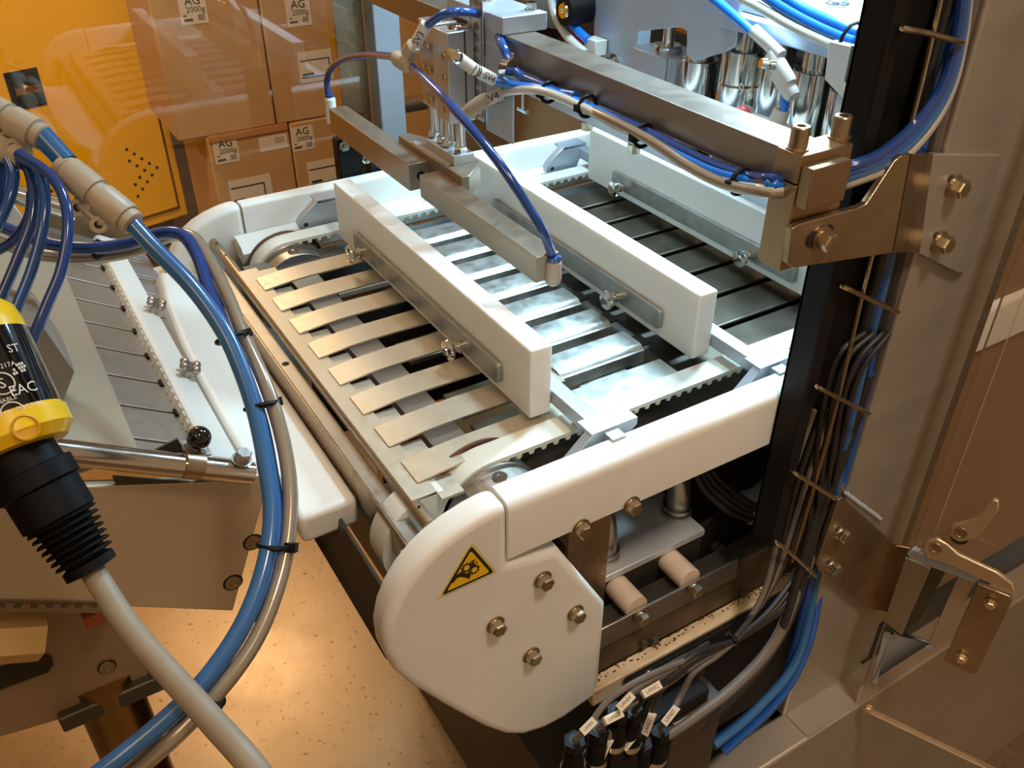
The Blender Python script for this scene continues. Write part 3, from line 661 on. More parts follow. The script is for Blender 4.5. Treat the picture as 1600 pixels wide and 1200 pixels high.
o = mb.build('weld_bead', LALU, lb); o['kind'] = 'stuff'
MB().slab([wb0+V((0, 0.004, 0)), wb1+V((0, 0.004, 0)), wb1+V((0, 0.016, 0.0)), wb0+V((0, 0.016, 0))], Z_, 0.004).build('weld_ledge', LALU, lb)
slotbolt(1312, 832, YL-0.012, lb, CHROME, 0.012, -0.012, 0.0145)
slotbolt(1298, 883, YL-0.012, lb, CHROME, 0.012, -0.012, 0.0145)
# ================================================================ CABLE TROUGH
YT = 0.835
tx0 = at(1303, 410, 1, YT).x
tr = thing('cable_trough', ((tx0+px0)/2, 0.85, at(1208, 850, 1, YT).z), 'black open cable trough standing between the beam clamp and the steel post', 'trough')
tzb = at(1208, 850, 1, YT).z
MB().box((tx0, YT, tzb), (tx0+0.006, 0.884, 2.4)).build('trough_wall', TROUGH, tr)
MB().box((tx0, YT-0.004, tzb), (tx0+0.028, YT, 2.4)).build('trough_lip', TROUGH, tr, bevel=0.001)
MB().box((tx0, 0.880, tzb), (px0-0.002, 0.885, 2.4)).build('trough_back', TROUGH, tr)
YR = YT-0.014
wl = thing('wire_ladder', at(1265, 790, 1, YR), 'thin steel wire ladder holding the cables in the black trough', 'cable holder')
MB().tube([at(x, y, 1, YR) for x, y in [(1478, -40), (1456, 60), (1424, 190), (1361, 405), (1310, 620), (1266, 780), (1237, 878)]], 0.0042, 8).build('side_wire', BOLT, wl)
for a, b, c in (((1412, 45), (1450, 52), (1500, 66)), ((1318, 448), (1350, 463), (1400, 486)), ((1278, 605), (1310, 622), (1355, 645)), ((1240, 738), (1262, 752), (1303, 778)), ((1214, 848), (1240, 868), (1272, 898))):
    MB().tube([at(*a, 1, YR+0.02), at(*a, 1, YR-0.005), at(*b, 1, YR-0.006), at(*c, 1, YR-0.003), at(*c, 1, YR+0.02)], 0.0044, 8).build('rung', BOLT, wl)
# ------------------------------------------------ cables in the trough
def tc(name, pts, r, m, label, cat='cable', y=0.858, grp='cables standing in the black trough'):
    return hose(name, [at(p[0], p[1], 1, p[2] if len(p) > 2 else y) for p in pts], r, m, label, cat, grp)
tc('black_cable', [(1500, -60), (1440, 150), (1372, 420), (1316, 650), (1266, 830, .842), (1215, 1000, .80), (1150, 1085, .79), (1090, 1140, .80), (1060, 1165, .82)], .010, CAB, 'thick black cable in the trough, nearest the dark left wall')
tc('black_cable', [(1515, -60), (1462, 150), (1395, 420), (1338, 650), (1276, 820, .845), (1240, 950, .82), (1195, 1030, .81), (1130, 1105, .80), (1075, 1150, .82)], .012, CAB, 'thick black cable in the trough, left of the grey one')
tc('grey_cable', [(1535, -60), (1478, 150), (1415, 400), (1368, 600), (1300, 790), (1254, 900, .835), (1212, 1000, .80), (1150, 1070, .79), (1085, 1120, .79), (1040, 1150, .79)], .0125, CABG, 'thick printed grey cable leaving the trough and curving down to the junction block')
tc('blue_cable', [(1510, -60), (1456, 120), (1385, 420), (1350, 560), (1322, 680), (1300, 790), (1276, 900), (1245, 1030, .82), (1180, 1110, .80), (1115, 1165, .79)], .011, BLUEM, 'blue hose in front of the black cables, curving to the lower left')
tc('blue_cable', [(1522, -60), (1468, 120), (1400, 400), (1362, 560), (1330, 700), (1303, 800), (1284, 900), (1262, 1010, .82), (1215, 1095, .80), (1130, 1175, .79)], .011, BLUE, 'blue hose in the trough running right beside the steel post')
tc('blue_cable', [(1500, -60), (1448, 150), (1376, 440), (1338, 590), (1312, 700), (1288, 800), (1262, 920), (1225, 1055, .83), (1165, 1120, .81), (1100, 1170, .80)], .009, BLUED, 'dark blue hose between two lighter blue hoses in the trough')
for i, (dx, l) in enumerate(((0, 'thin black loop cable hugging the left wall of the trough'), (14, 'thin black loop cable, second from the left wall of the trough'), (28, 'thin black loop cable, third from the left wall of the trough'), (40, 'thin black loop cable, innermost of the looped four'))):
    tc('thin_cable', [(1350+dx, 520), (1310+dx, 555+dx*.4), (1285+dx, 640), (1270+dx*.8, 760), (1255+dx*.6, 870), (1205+dx*.5, 950, .82), (1148+dx*.05, 1002, .80)], .0055, CAB, l, y=0.845)
# ================================================================ BASE FRAME, BELOW
bt = thing('base_frame', (1.4, 0.79, -ZF), 'heavy steel base beam with a bright top face at the bottom right', 'base')
zb1 = -1.04
yb0 = (at(1205, 1190, 2, zb1).y+at(1375, 1085, 2, zb1).y)/2; yb1 = (at(1200, 1128, 2, zb1).y+at(1303, 1063, 2, zb1).y)/2
MB().box((0.55, yb0, -ZF), (3.4, yb1, zb1)).build('base_beam', PSM, bt, bevel=0.008, seg=3)
MB().box((1.36, yb0+0.004, zb1), (1.66, yb1, zb1+0.004)).build('foot_plate', PSM, bt)
MB().box((0.75, yb1, -1.12), (3.0, 2.3, -1.1)).build('dark_under_sheet', DARK, bt)  # dark sheet added for the gloom between end cap and base beam
MB().box((0.9, yb1+0.005, -ZF), (0.98, 2.3, -1.12)).build('sheet_support', DARK, bt)
MB().box((3.0, yb1, -ZF), (3.08, 2.3, 0.4)).build('end_panel', DARK, bt)
sp = tag(MB().box((px1+0.06, YP+0.06, -1.0), (3.4, YP+0.08, 2.6)).build('side_panel', mat('side_steel', (164, 132, 96), 0.35, 0.42, noise=0.1, nscale=2), bevel=0.002), 'wide brown-tinted steel side panel behind the clear door', 'panel')
# lower long parts under the conveyor
lr = thing('lower_rail', (1.3, 0.9, -0.6), 'soiled white plastic lower rail with a steel angle and spacers beneath the conveyor', 'rail')
zl = at(940, 1075, 1, 0.885).z
yw = (at(945, 1037, 2, zl).y+at(1150, 945, 2, zl).y)/2
MB().box((0.74, 0.885, zl-0.05), (1.55, yw, zl)).build('white_bar', GRIME, lr, bevel=0.003)
gm = MB()
for k in range(150):
    gx = 0.76+0.78*random.random()**1.3; gw = 0.0015+0.004*random.random()
    gy = yw-0.016*random.random()**2; gm.box((gx, gy-0.002-0.002*random.random(), zl), (gx+gw, gy, zl+0.0012))
o = gm.build('grime', GRIM2, lr); o['kind'] = 'stuff'
za0 = zl+0.002; za1 = at(946, 988, 1, yw+0.004).z
MB().box((0.74, yw+0.001, za0), (1.55, yw+0.01, za1)).build('steel_angle', mat('grimy_steel', (104, 88, 66), 0.5, 0.55, noise=0.5, nscale=25), lr)
MB().box((0.74, yw+0.01, za1-0.008), (1.55, yw+0.06, za1)).build('steel_angle', DARK, lr)
zs0 = at(1000, 985, 1, yw).z; zs1 = at(1000, 950, 1, yw).z
MB().box((0.74, yw-0.006, za1-0.03), (at(1150, 880, 1, yw).x, yw, za1+0.03)).build('strip_plate', STEELX, lr, bevel=0.001)
for px, py in ((1000, 962), (1083, 918)):
    p = at(px, py, 1, yw-0.007); bolt(p, -Y_, 0.015, lr, BOLT)
    p2 = p+V((0, 0.012, 0.012)); MB().cyl(p2, p2+V((0, 0.09, 0)), 0.027, 20).build('spacer', SPACER, lr)
    MB().cyl(p2+V((0, 0.09, 0)), p2+V((0, 0.3, 0)), 0.034, 20).build('spacer_sleeve', DARK, lr)
for px, py in ((1005, 1005), (1020, 1000), (1160, 925)):
    p = at(px, py, 1, yw-0.001); MB().lathe(p, -Y_, [(0, 0.012), (0.008, 0.010)], 6).build('nut', DARK, lr)
dq = at(978, 1062, 1, 0.875)
MB().box((dq.x, 0.868, -0.95), (1.55, 0.88, dq.z)).build('dark_plate', TROUGH, lr, bevel=0.001)
MB().box((dq.x, 0.86, dq.z-0.13), (dq.x+0.22, 0.868, dq.z-0.005)).build('dark_plate', DARK, lr, bevel=0.002)
bolt(at(1012, 1052, 1, 0.86), -Y_, 0.011, lr, BOLT)
MB().box((0.70, 1.28, -0.95), (2.6, 1.30, -0.12)).build('dark_backing', DARK, lr)  # added backing, dark colour stands in for shade below the conveyor
# valve box
vb = thing('valve_box', (1.0, 1.1, -0.45), 'grey steel box with two swivel pipe elbows under the near white rail', 'box')
zv = at(940, 905, 1, 0.99).z
v0 = at(940, 905, 2, zv); v1 = at(1100, 825, 2, zv)
MB().box((v0.x, 0.99, zv-0.018), (v1.x, 1.25, zv)).build('box_lid', mat('lit_lid_steel', (206, 210, 210), 0.45, 0.35, noise=0.1, nscale=30), vb, bevel=0.002)  # pale lid puts lamp light from above into its colour
MB().box((v0.x+0.002, 0.996, zv-0.30), (v1.x, 1.25, zv-0.018)).build('box_body', DARK, vb)
MB().box((v0.x-0.10, 0.975, zv-0.32), (v0.x-0.002, 0.985, -0.1)).build('side_flange', FIXB, vb)
for px, py in ((943, 868), (1057, 800)):
    p = at(px, py, 2, zv)
    MB().lathe(p, Z_, [(0, 0.034), (0.008, 0.034), (0.010, 0.027), (0.014, 0.027), (0.016, 0.033), (0.024, 0.033)], 24).build('collar', STEEL, vb)
    MB().tube([p+V((0, 0, 0.02)), p+V((0, 0, 0.05)), p+V((0.008, 0.02, 0.085)), p+V((0.02, 0.06, 0.10))], 0.026, 18).build('elbow', STEEL, vb)
# round dark side plate with bolt and curved guard
t = thing('pivot_plate', at(1118, 850, 1, 1.0), 'dark rounded pivot plate with one bolt behind the bundled black cables', 'plate')
c = at(1125, 850, 1, 1.0)
pts = [(c.x-0.09+0.17*0+0.10*math.cos(a)+0.09, c.z+0.11*math.sin(a)) for a in [PI*k/14 for k in range(15)]]+[(c.x-0.12, c.z-0.2), (c.x+0.2, c.z-0.12)]
MB().prism(pts, 1, 1.0, 1.012).build('plate', TROUGH, t, bevel=0.002)
bolt(at(1118, 852, 1, 1.0), -Y_, 0.014, t, DARK)
t = MB().tube([at(x, y, 1, 1.06) for x, y in [(1150, 790), (1190, 775), (1225, 735), (1240, 680)]], 0.03, 12).build('curved_duct', LALU); tag(t, 'curved pale duct bending behind the black trough below the rail', 'duct')
for i, (dx, dy, l) in enumerate(((0, 0, 'black cable of the bundle under the rail, lowest one'), (8, -10, 'black cable of the bundle under the rail, second from below'), (16, -18, 'black cable of the bundle under the rail, third from below'), (26, -26, 'black cable of the bundle under the rail, uppermost one'))):
    hose('black_cable', [at(1085+dx, 735, 1, 1.02), at(1105+dx, 770+dy*.5, 1, 1.0), at(1140+dx, 800+dy*.7, 1, .97), at(1180+dx*.5, 815+dy*.8, 1, .96), at(1240, 825+dy, 1, .95)], .0065, CAB, l, 'cable', 'black cables bundled under the near rail')
tie(at(1172, 806, 1, .965), V((1, -0.05, -0.25)), 0.022, 'cable tie around the black bundle under the rail', SILVH)
# ------------------------------------------------ sensor plugs and their cables
jb = thing('junction_block', at(1050, 1180, 1, .80), 'dark junction block with screws at the bottom, behind the plugs', 'block')
j0 = at(1005, 1135, 1, .80); j1 = at(1105, 1190, 1, .80)
MB().box((j0.x, .80, j1.z-0.12), (j1.x-0.04, .86, j0.z-0.01)).build('block_body', TROUGH, jb, bevel=0.006)
MB().box((j0.x+0.08, .79, j1.z-0.12), (j1.x, .87, j0.z-0.05)).build('block_cap', DARK, jb, bevel=0.006)
tiep = at(1148, 1002, 1, .80)
plugs = [  # px, py of hex top; label text; tag centre; tag direction ; mid points
 (898, 1156, 'LANE 6', (920, 1134), (0.62, -0.62), [(950, 1095), (1000, 1062), (1075, 1030)]),
 (935, 1138, 'LANE 8', (957, 1121), (0.85, -0.42), [(990, 1098), (1040, 1070), (1090, 1035)]),
 (965, 1110, 'LANE 4', (978, 1096), (0.7, -0.7), [(1000, 1085), (1040, 1055), (1090, 1020)]),
 (990, 1112, 'LANE 2', (1017, 1078), (0.86, -0.5), [(1040, 1062), (1070, 1040), (1100, 1022)]),
 (935, 1196, 'LANE 1', (946, 1169), (0.45, -0.9), [(960, 1125), (990, 1080), (1060, 1040)]),
 (968, 1178, 'LANE 5', (985, 1156), (0.62, -0.78), [(1008, 1120), (1030, 1075), (1090, 1030)]),
 (1004, 1160, 'LANE 3', (1014, 1130), (0.35, -0.93), [(1022, 1100), (1040, 1070), (1090, 1036)]),
 (1031, 1140, 'LANE 7', (1048, 1117), (0.62, -0.78), [(1065, 1085), (1085, 1050), (1120, 1025)]),
]
for (px, py, tx, tcn, td, mids) in plugs:
    n_ = tx[-1]
    p = at(px, py, 1, .785)
    t = thing('sensor_plug', p, 'black round sensor plug whose cable tag reads '+tx.replace(' ', ''), 'plug', 'black sensor plugs at the bottom')
    MB().lathe(p, -Z_, [(0, .0215), (.02, .0215), (.021, .0185), (.035, .0185)], 6).build('hex_gland', BLACK, t)
    MB().lathe(p-Z_*.035, -Z_, [(0, .0195), (.05, .0215), (.055, .0235)], 20).build('plug_body', BLACK, t)
    MB().lathe(p-Z_*.09, -Z_, [(0, .0245), (.012, .0245), (.013, .022), (.02, .022)], 20).build('metal_ring', CHROME, t)
    MB().lathe(p-Z_*.11, -Z_, [(0, .021), (.06, .021)], 16).build('plug_body', BLACK, t)
    MB().lathe(p, Z_, [(0, .012), (.001, .012)], 14).build('opening', INK, t)
    tp = at(tcn[0], tcn[1], 1, .775)
    pts = [p, tp]+[at(a, b, 1, .785) for a, b in mids]+[tiep]
    cb_ = MB().tube(pts, .0062, 8).build('cable', CABG if n_ in '6817' else CAB, t)
    e1 = at(tcn[0]+td[0]*16, tcn[1]+td[1]*16, 1, .775); e0 = at(tcn[0]-td[0]*16, tcn[1]-td[1]*16, 1, .775)
    ax_ = (e1-e0).normalized(); L = (e1-e0).length
    view = (EYE-tp).normalized(); nn = (view-ax_*view.dot(ax_)).normalized(); sd = nn.cross(ax_)
    tgm = MB().box((-L/2, -.0078, -.004), (L/2, .0078, .0075), lambda v: tp+ax_*v.x+sd*v.y+nn*v.z).build('cable_tag', PAPER, t, label='white tag printed '+tx.replace(' ', ''))
    text('print', tx.replace(' ', ''), tp+nn*.0076, ax_, sd, L*0.235, INK, tgm, lift=0.0003) if sd.dot(Z_) > 0 else text('print', tx.replace(' ', ''), tp+nn*.0076, ax_, nn.cross(ax_), L*0.235, INK, tgm, lift=0.0003)
tie(tiep, at(1170, 985, 1, .80)-at(1140, 1012, 1, .80), 0.02, 'black cable tie where the sensor cables come together')
for i, (ox, l) in enumerate(((-.012, 'lowest'), (-.004, 'second'), (.005, 'third'), (.013, 'uppermost'))):
    hose('sensor_cable', [tiep+V((0, 0, ox)), at(1195+ox*300, 930, 1, .82), at(1222+ox*900, 860, 1, .84), at(1250+ox*1500, 760, 1, .85), at(1290+ox*1500, 640, 1, .855)], .0062, CAB if i % 2 else CABG, l+' of the four sensor cables rising from the tie into the trough', 'cable', 'sensor cables rising into the trough')
# ================================================================ INCLINED INFEED ON THE LEFT
TH = math.radians(31)
IU, IW = V((math.cos(TH), 0, -math.sin(TH))), V((math.sin(TH), 0, math.cos(TH)))
IO = V((0.24, 0, -0.05))
def IM(v): return IO + IU*v.x + Y_*v.y + IW*v.z
def inc(px, py, h=0.0):
    d = ray(px, py); o = IO+IW*h; t = (o-EYE).dot(IW)/d.dot(IW); p = EYE+d*t; return (p-o).dot(IU), p.y
YI = 1.27
TAN = mat('tan_painted_steel', (204, 182, 152), 0.4, 0.42, noise=0.05, nscale=30, bump=0.02)
IN = thing('inclined_feeder', (-0.2, 1.8, -ZF), 'inclined slatted feeder chute on the left with tan side plate and white guide strips', 'feeder')
pl = [at(x, y, 1, YI) for x, y in [(-60, 775), (90, 762), (345, 752), (372, 748), (415, 741), (415, 768), (364, 955), (-60, 938)]]
MB().slab(pl, Y_, 0.02).build('side_plate', TAN, IN, bevel=0.003)
for px, py in ((395, 847), (364, 910)):
    p = at(px, py, 1, YI); 
    MB().lathe(p, -Y_, [(0, .019), (.0006, .019)], 20).build('counterbore', INK, IN)
    MB().lathe(p-Y_*.0006, -Y_, [(0, .0155), (.002, .015), (.002, .0085), (.0005, .008)], 20).build('countersunk_screw', BOLT, IN)
# slats of the chute
FS = mat('feeder_slat', (166, 156, 142), 0.6, 0.36, noise=0.08, nscale=120, rnoise=0.05)
for k in range(11):
    y1 = 2.42-0.1165*k; y0 = y1-0.1095
    if y1 < YI+0.03: break
    MB().box((-1.6, max(y0, YI+0.02), -0.006), (0.055, y1, 0.0), IM).build('slat', FS, IN, bevel=0.002)
    MB().prism([(-0.024, 0.001), (0.058, 0.001), (0.068, -0.008), (0.068, -0.045), (-0.024, -0.03)], 1, y0+0.02, min(y0+0.078, y1), IM).build('slat_lip', GREYM if False else mat('grey_lip', (146, 140, 138), 0.4, 0.45), IN, bevel=0.002)
# cover sheet on the slats
c0 = [inc(92, 440, .006), inc(180, 705, .006)]
MB().box((-1.6, YI+0.02, 0.001), (c0[0][0]+0.02, 2.42, 0.008), IM).build('cover_sheet', mat('cover_grey', (172, 158, 136), 0.3, 0.4, noise=0.05, nscale=20), IN)
# white guide strips
gp = [(-0.088, 0.0), (-0.088, 0.022), (-0.080, 0.028), (-0.034, 0.028), (-0.028, 0.022), (-0.028, 0.0)]
MB().prism(gp, 1, 1.30, 2.36, IM).build('guide_strip', WHITE, IN, bevel=0.002)
mb = MB()
for k in range(36):
    y = 1.34+k*0.0285; mb.box((-0.0905, y, 0.0), (-0.088, y+0.016, 0.018), IM)
o = mb.build('strip_serration', WHITE, IN); o['kind'] = 'stuff'
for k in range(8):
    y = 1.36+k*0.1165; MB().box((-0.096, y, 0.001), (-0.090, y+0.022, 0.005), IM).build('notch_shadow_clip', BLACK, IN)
# curved outer guard
gl = [inc(x, y, .03) for x, y in [(250, 424), (262, 470), (285, 530), (318, 595), (352, 655), (392, 722)]]
gr = [inc(x, y, .03) for x, y in [(412, 720), (405, 660), (390, 600), (360, 530), (318, 468), (272, 424)]]
MB().prism([p for p in gl+gr], 2, -0.03, 0.03, IM).build('outer_guard', WHITE, IN, bevel=0.012, seg=3)
for k in range(6):
    s_, y_ = inc(265+k*21, 455+k*44, .03)
    MB().lathe(IM(V((s_+0.008, y_, 0.0295))), IW, [(0, .005), (.001, .004)], 10).build('plug', mat('plug_white', (240, 232, 216), 0, 0.3), IN)
# wing knobs
for px, py in ((240, 486), (292, 585)):
    s_, y_ = inc(px, py, .03); p = IM(V((s_, y_, 0.028)))
    k_ = MB().lathe(p, IW, [(0, .012), (.014, .011), (.018, .014), (.026, .012)], 14)
    ax1, ax2, _ = frame(IW)
    for q in range(4):
        a = PI/2*q+0.5; d = ax1*math.cos(a)+ax2*math.sin(a); k_.ball(p+IW*.022+d*.017, .0095, 10, 6)
    k_.build('wing_knob', STEEL, IN)
# cross tube with clamp and ball knob
ty = YI+0.005
t0 = at(60, 702, 1, ty-.02); t1 = at(392, 740, 1, ty-.02)
ht = MB().cyl(t0+(t0-t1)*0.5, t1, 0.0205, 26).build('cross_tube', POL, IN)
kp = at(311, 684, 1, ty)
MB().ball(kp, 0.0205, 22, 14).build('ball_knob', BLACKG, IN, label='glossy black ball knob')
MB().cyl(kp-V((0.004, 0.0, .04)), kp, 0.006, 10).build('knob_stem', STEEL, IN)
cp = at(300, 727, 1, ty-.02)
ring = []
tdir = (t1-t0).normalized(); fx, fy, _ = frame(tdir)
for w_, sgn in ((0.016, 1),):
    prf = [(0.0215, -w_), (0.0235, -w_), (0.0235, w_), (0.0215, w_)]
    MB().lathe(cp-tdir*w_, tdir, [(0, .0235), (2*w_, .0235)], 26).build('clamp_band', FIXB, IN)
MB().slab([at(292, 715, 1, ty-.012), at(331, 712, 1, ty-.012), at(323, 696, 1, ty+.02), at(282, 690, 1, ty+.02)], Z_, 0.004).build('clamp_tab', STEEL, IN, bevel=0.001)
MB().slab([at(235, 705, 1, ty+.03), at(277, 684, 1, ty+.03), at(290, 710, 1, ty+.03), at(285, 716, 1, ty+.03)], -Y_, 0.004).build('gusset', DARK, IN)
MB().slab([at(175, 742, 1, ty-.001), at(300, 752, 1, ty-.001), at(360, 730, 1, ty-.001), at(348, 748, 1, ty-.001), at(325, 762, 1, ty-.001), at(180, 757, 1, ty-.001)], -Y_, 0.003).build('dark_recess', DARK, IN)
bolt(at(378, 722, 1, ty-.02)+Z_*.004, V((0.35, -0.2, 0.9)), 0.0145, IN, STEEL)
# pentagonal hood plate on the cover
hp = [(-10, 482), (72, 513), (118, 580), (100, 625), (60, 622), (-10, 640)]
base = [IM(V((*inc(x, y+20, .06), .06))) for x, y in hp]
h1 = [at(x, y, 1, 1.42) for x, y in [(-40, 498), (70, 513), (117, 581), (100, 625), (-40, 616)]]
MB().slab(h1, Y_, 0.14).build('sensor_hood', mat('hood_grey', (150, 142, 130), 0.5, 0.4), IN, bevel=0.002)
# upper end: polished crossbar, cover plates seen between the hoses
u0, u1 = at(-30, 287, 1, 2.35), at(120, 332, 1, 2.3)
MB().cyl(u0, u1, 0.024, 20).build('upper_tube', CHROME, IN)
MB().slab([at(60, 345, 1, 2.4), at(95, 310, 1, 2.4), at(215, 352, 1, 2.4), at(205, 400, 1, 2.4), at(60, 440, 1, 2.4)], Y_, 0.015).build('end_plate', mat('warm_plate', (150, 124, 96), 0.7, 0.35), IN, bevel=0.002)
MB().slab([at(-30, 310, 1, 2.28), at(20, 318, 1, 2.28), at(60, 372, 1, 2.28), at(60, 450, 1, 2.28), at(-30, 450, 1, 2.28)], Y_, 0.02).build('end_plate', mat('pale_plate', (188, 182, 172), 0.3, 0.4), IN, bevel=0.002)
for px, py in ((137, 379), (178, 379)):
    bolt(at(px, py, 1, 2.395), -Y_, 0.012, IN, CHROME)
# ruler and lower carriage plate
YL2 = YI+0.02
r0, r1 = at(-60, 936, 1, YI-.002), at(172, 940, 1, YI-.002)
rdir = (r1-r0).normalized(); rup = Y_.cross(rdir)*-1
if rup.z < 0: rup = -rup
rl = MB().slab([r0, r1, r1-rup*0.024, r0-rup*0.024], -Y_, 0.002).build('scale_strip', mat('dull_scale', (140, 118, 92), 0.4, 0.45), IN)
mb = MB(); L = (r1-r0).length
for k in range(80):
    t = L*(k+.5)/80; l = .010 if k % 8 == 4 else .006
    q = r0+rdir*t-Y_*.0024; mb.slab([q, q+rdir*.0008, q+rdir*.0008-rup*l, q-rup*l], -Y_, .0002)
o = mb.build('scale_marks', INK, rl); o['kind'] = 'stuff'
for n_, x in (('60', 27), ('50', 53), ('40', 77), ('30', 100), ('20', 123), ('10', 146), ('0', 166), ('70', 3)):
    q = at(x, 947, 1, YI-.0045); text('numeral', n_, q, rdir, rup, 0.012, INK, rl, lift=.0003)
cpz = [at(x, y, 1, YI+.05) for x, y in [(-60, 940), (205, 955), (240, 1075), (180, 1100), (-60, 1170)]]
CP = MB().slab(cpz, Y_, 0.02).build('carriage_plate', mat('brown_plate', (156, 130, 100), 0.4, 0.45, noise=0.05, nscale=20), IN, bevel=0.004)
MB().slab([at(x, y, 1, YI+.0455) for x, y in [(-40, 1060), (60, 1022), (80, 1026), (84, 1038), (75, 1050), (-40, 1092)]], -Y_, 0.001).build('slot', mat('slot_dark', (48, 36, 24), 0.3, 0.6), IN)
MB().cyl(at(-60, 1000, 1, YI+.02), at(64, 992, 1, YI+.02), 0.045, 6).build('hex_bar', mat('brass_tan', (214, 178, 116), 0.4, 0.4), IN)
p = at(167, 1042, 1, YI+.048); MB().lathe(p, -Y_, [(0, .017), (.0006, .017)], 20).build('counterbore', INK, IN)
MB().lathe(p-Y_*.0006, -Y_, [(0, .0145), (.002, .014), (.002, .008), (.0005, .0075)], 20).build('countersunk_screw', BOLT, IN)
MB().box((at(128, 965, 1, YI).x, YI-.006, at(140, 978, 1, YI).z), (at(160, 965, 1, YI).x, YI+.04, at(140, 960, 1, YI).z)).build('copper_tab', mat('copper', (190, 112, 78), 0.9, 0.3), IN)
f0, f1 = at(148, 1082, 1, YI+.06), at(200, 1240, 1, YI+.09)
MB().cyl((f0.x+.02, YI+.09, f0.z+.02), (f0.x+.02, YI+.09, -ZF), 0.062, 28).build('column', mat('bronze_tube', (150, 120, 74), 1, 0.26), IN)
MB().box((f0.x-.07, YI+.03, f0.z-.04), (f0.x+.13, YI+.15, f0.z)).build('column_collar', DARK, IN, bevel=.004)
# white discharge tray between chute and conveyor
tv = [(0.285, 1.195), (0.398, 1.195), (0.398, 2.30), (0.30, 2.30), (0.292, 1.9), (0.282, 1.5)]
t = MB().prism(tv, 2, -0.165, -0.10).build('discharge_tray', WHITE, bevel=0.012, seg=3); tag(t, 'white plastic tray between the feeder chute and the conveyor front', 'tray')
MB().box((0.1, 2.3, -0.30), (0.38, 2.36, -0.11)).build('tray_block', BELT, t)
# far rail pipe corner next to the feeder
# ================================================================ HOSES LEFT
def H(name, pts, r, m, label, cat='hose', grp=None, seg=12):
    return hose(name, [dp(*p) for p in pts], r, m, label, cat, grp, seg)
H('air_hose', [(62, 208, 1.30), (105, 255, 1.30)], .0165, BLUEM, 'short thick blue hose between the two grey inline fittings')
H('air_hose', [(198, 340, 1.30), (240, 386, 1.30), (300, 448, 1.29), (345, 510, 1.28), (372, 565, 1.27), (398, 640, 1.25), (415, 720, 1.22), (425, 800, 1.19), (415, 880, 1.16), (385, 965, 1.13), (335, 1045, 1.10), (270, 1115, 1.07), (160, 1205, 1.04), (60, 1270, 1.04), (-80, 1330, 1.10), (-260, 1380, 1.25)], .0125, BLUEM, 'long pale blue hose arcing from the grey fitting down to the lower left corner')
H('air_hose', [(-20, 345, 1.46), (30, 365, 1.46), (80, 382, 1.46), (140, 388, 1.46), (200, 381, 1.46), (250, 365, 1.45), (285, 368, 1.44), (308, 400, 1.42), (325, 450, 1.38), (350, 510, 1.33), (380, 580, 1.29), (408, 660, 1.26), (424, 740, 1.23), (434, 810, 1.20), (424, 885, 1.17), (392, 970, 1.14)], .0105, BLUED, 'dark blue hose crossing the yellow cabinet and joining the tied bundle')
H('air_hose', [(-20, 372, 1.50), (60, 398, 1.50), (140, 402, 1.50), (210, 392, 1.49), (262, 370, 1.48), (300, 370, 1.46), (330, 410, 1.42), (357, 465, 1.37), (383, 530, 1.32), (415, 600, 1.28), (440, 680, 1.25), (453, 760, 1.22), (450, 840, 1.19), (434, 915, 1.16), (402, 995, 1.13), (352, 1068, 1.10), (275, 1150, 1.07), (200, 1212, 1.07), (80, 1290, 1.07), (-70, 1350, 1.12), (-250, 1400, 1.27)], .0105, SILVH, 'silvery grey hose outermost in the tied bundle')
for x, y, z, dx, dy, l in ((362, 528, 1.31, .35, .94, 'cable tie on the hose bundle beside the outer white guard'), (408, 634, 1.265, .25, .97, 'cable tie on the hose bundle above the ball knob height'), (430, 852, 1.18, -.1, 1, 'cable tie on the hose bundle beside the side plate screws'), (326, 1082, 1.10, -.65, .75, 'cable tie on the hose bundle where the grey cable crosses')):
    tie(dp(x, y, z), CX*dx+CY*dy, 0.030, l)
tie(dp(152, 390, 1.47), CX*1+CY*.1, 0.019, 'cable tie on the hoses crossing in front of the yellow cabinet')
for i, (pts, l) in enumerate((
    ([(28, 240, 1.28), (72, 268, 1.27), (98, 305, 1.26), (106, 355, 1.25), (96, 420, 1.24), (72, 480, 1.23), (35, 570, 1.22), (10, 640, 1.22)], 'rightmost blue tube drooping from the manifold, reaching the hood plate'),
    ([(24, 245, 1.30), (58, 262, 1.29), (70, 300, 1.28), (68, 350, 1.27), (50, 420, 1.26), (22, 490, 1.25), (0, 540, 1.25)], 'second blue tube from the right drooping from the manifold'),
    ([(18, 250, 1.32), (42, 262, 1.31), (52, 300, 1.30), (48, 350, 1.29), (25, 410, 1.28), (-5, 480, 1.27), (-25, 520, 1.27)], 'third blue tube from the right drooping from the manifold'),
    ([(12, 248, 1.30), (22, 275, 1.30), (15, 310, 1.29), (-8, 360, 1.28), (-30, 390, 1.28)], 'leftmost thin blue tube under the manifold, curving out of the frame'),
    ([(-10, 395, 1.35), (22, 375, 1.35), (45, 340, 1.34), (50, 300, 1.33)], 'blue tube looping back up behind the others at the left edge'))):
    H('blue_tube', pts, .0078, BLUE if i % 2 else BLUED, l, 'tube', 'blue tubes drooping from the left manifold')
H('pale_hose', [(-20, 340, 1.5), (25, 365, 1.5), (50, 385, 1.5)], .009, CLRH, 'pale grey hose end at the left edge below the blue tubes')
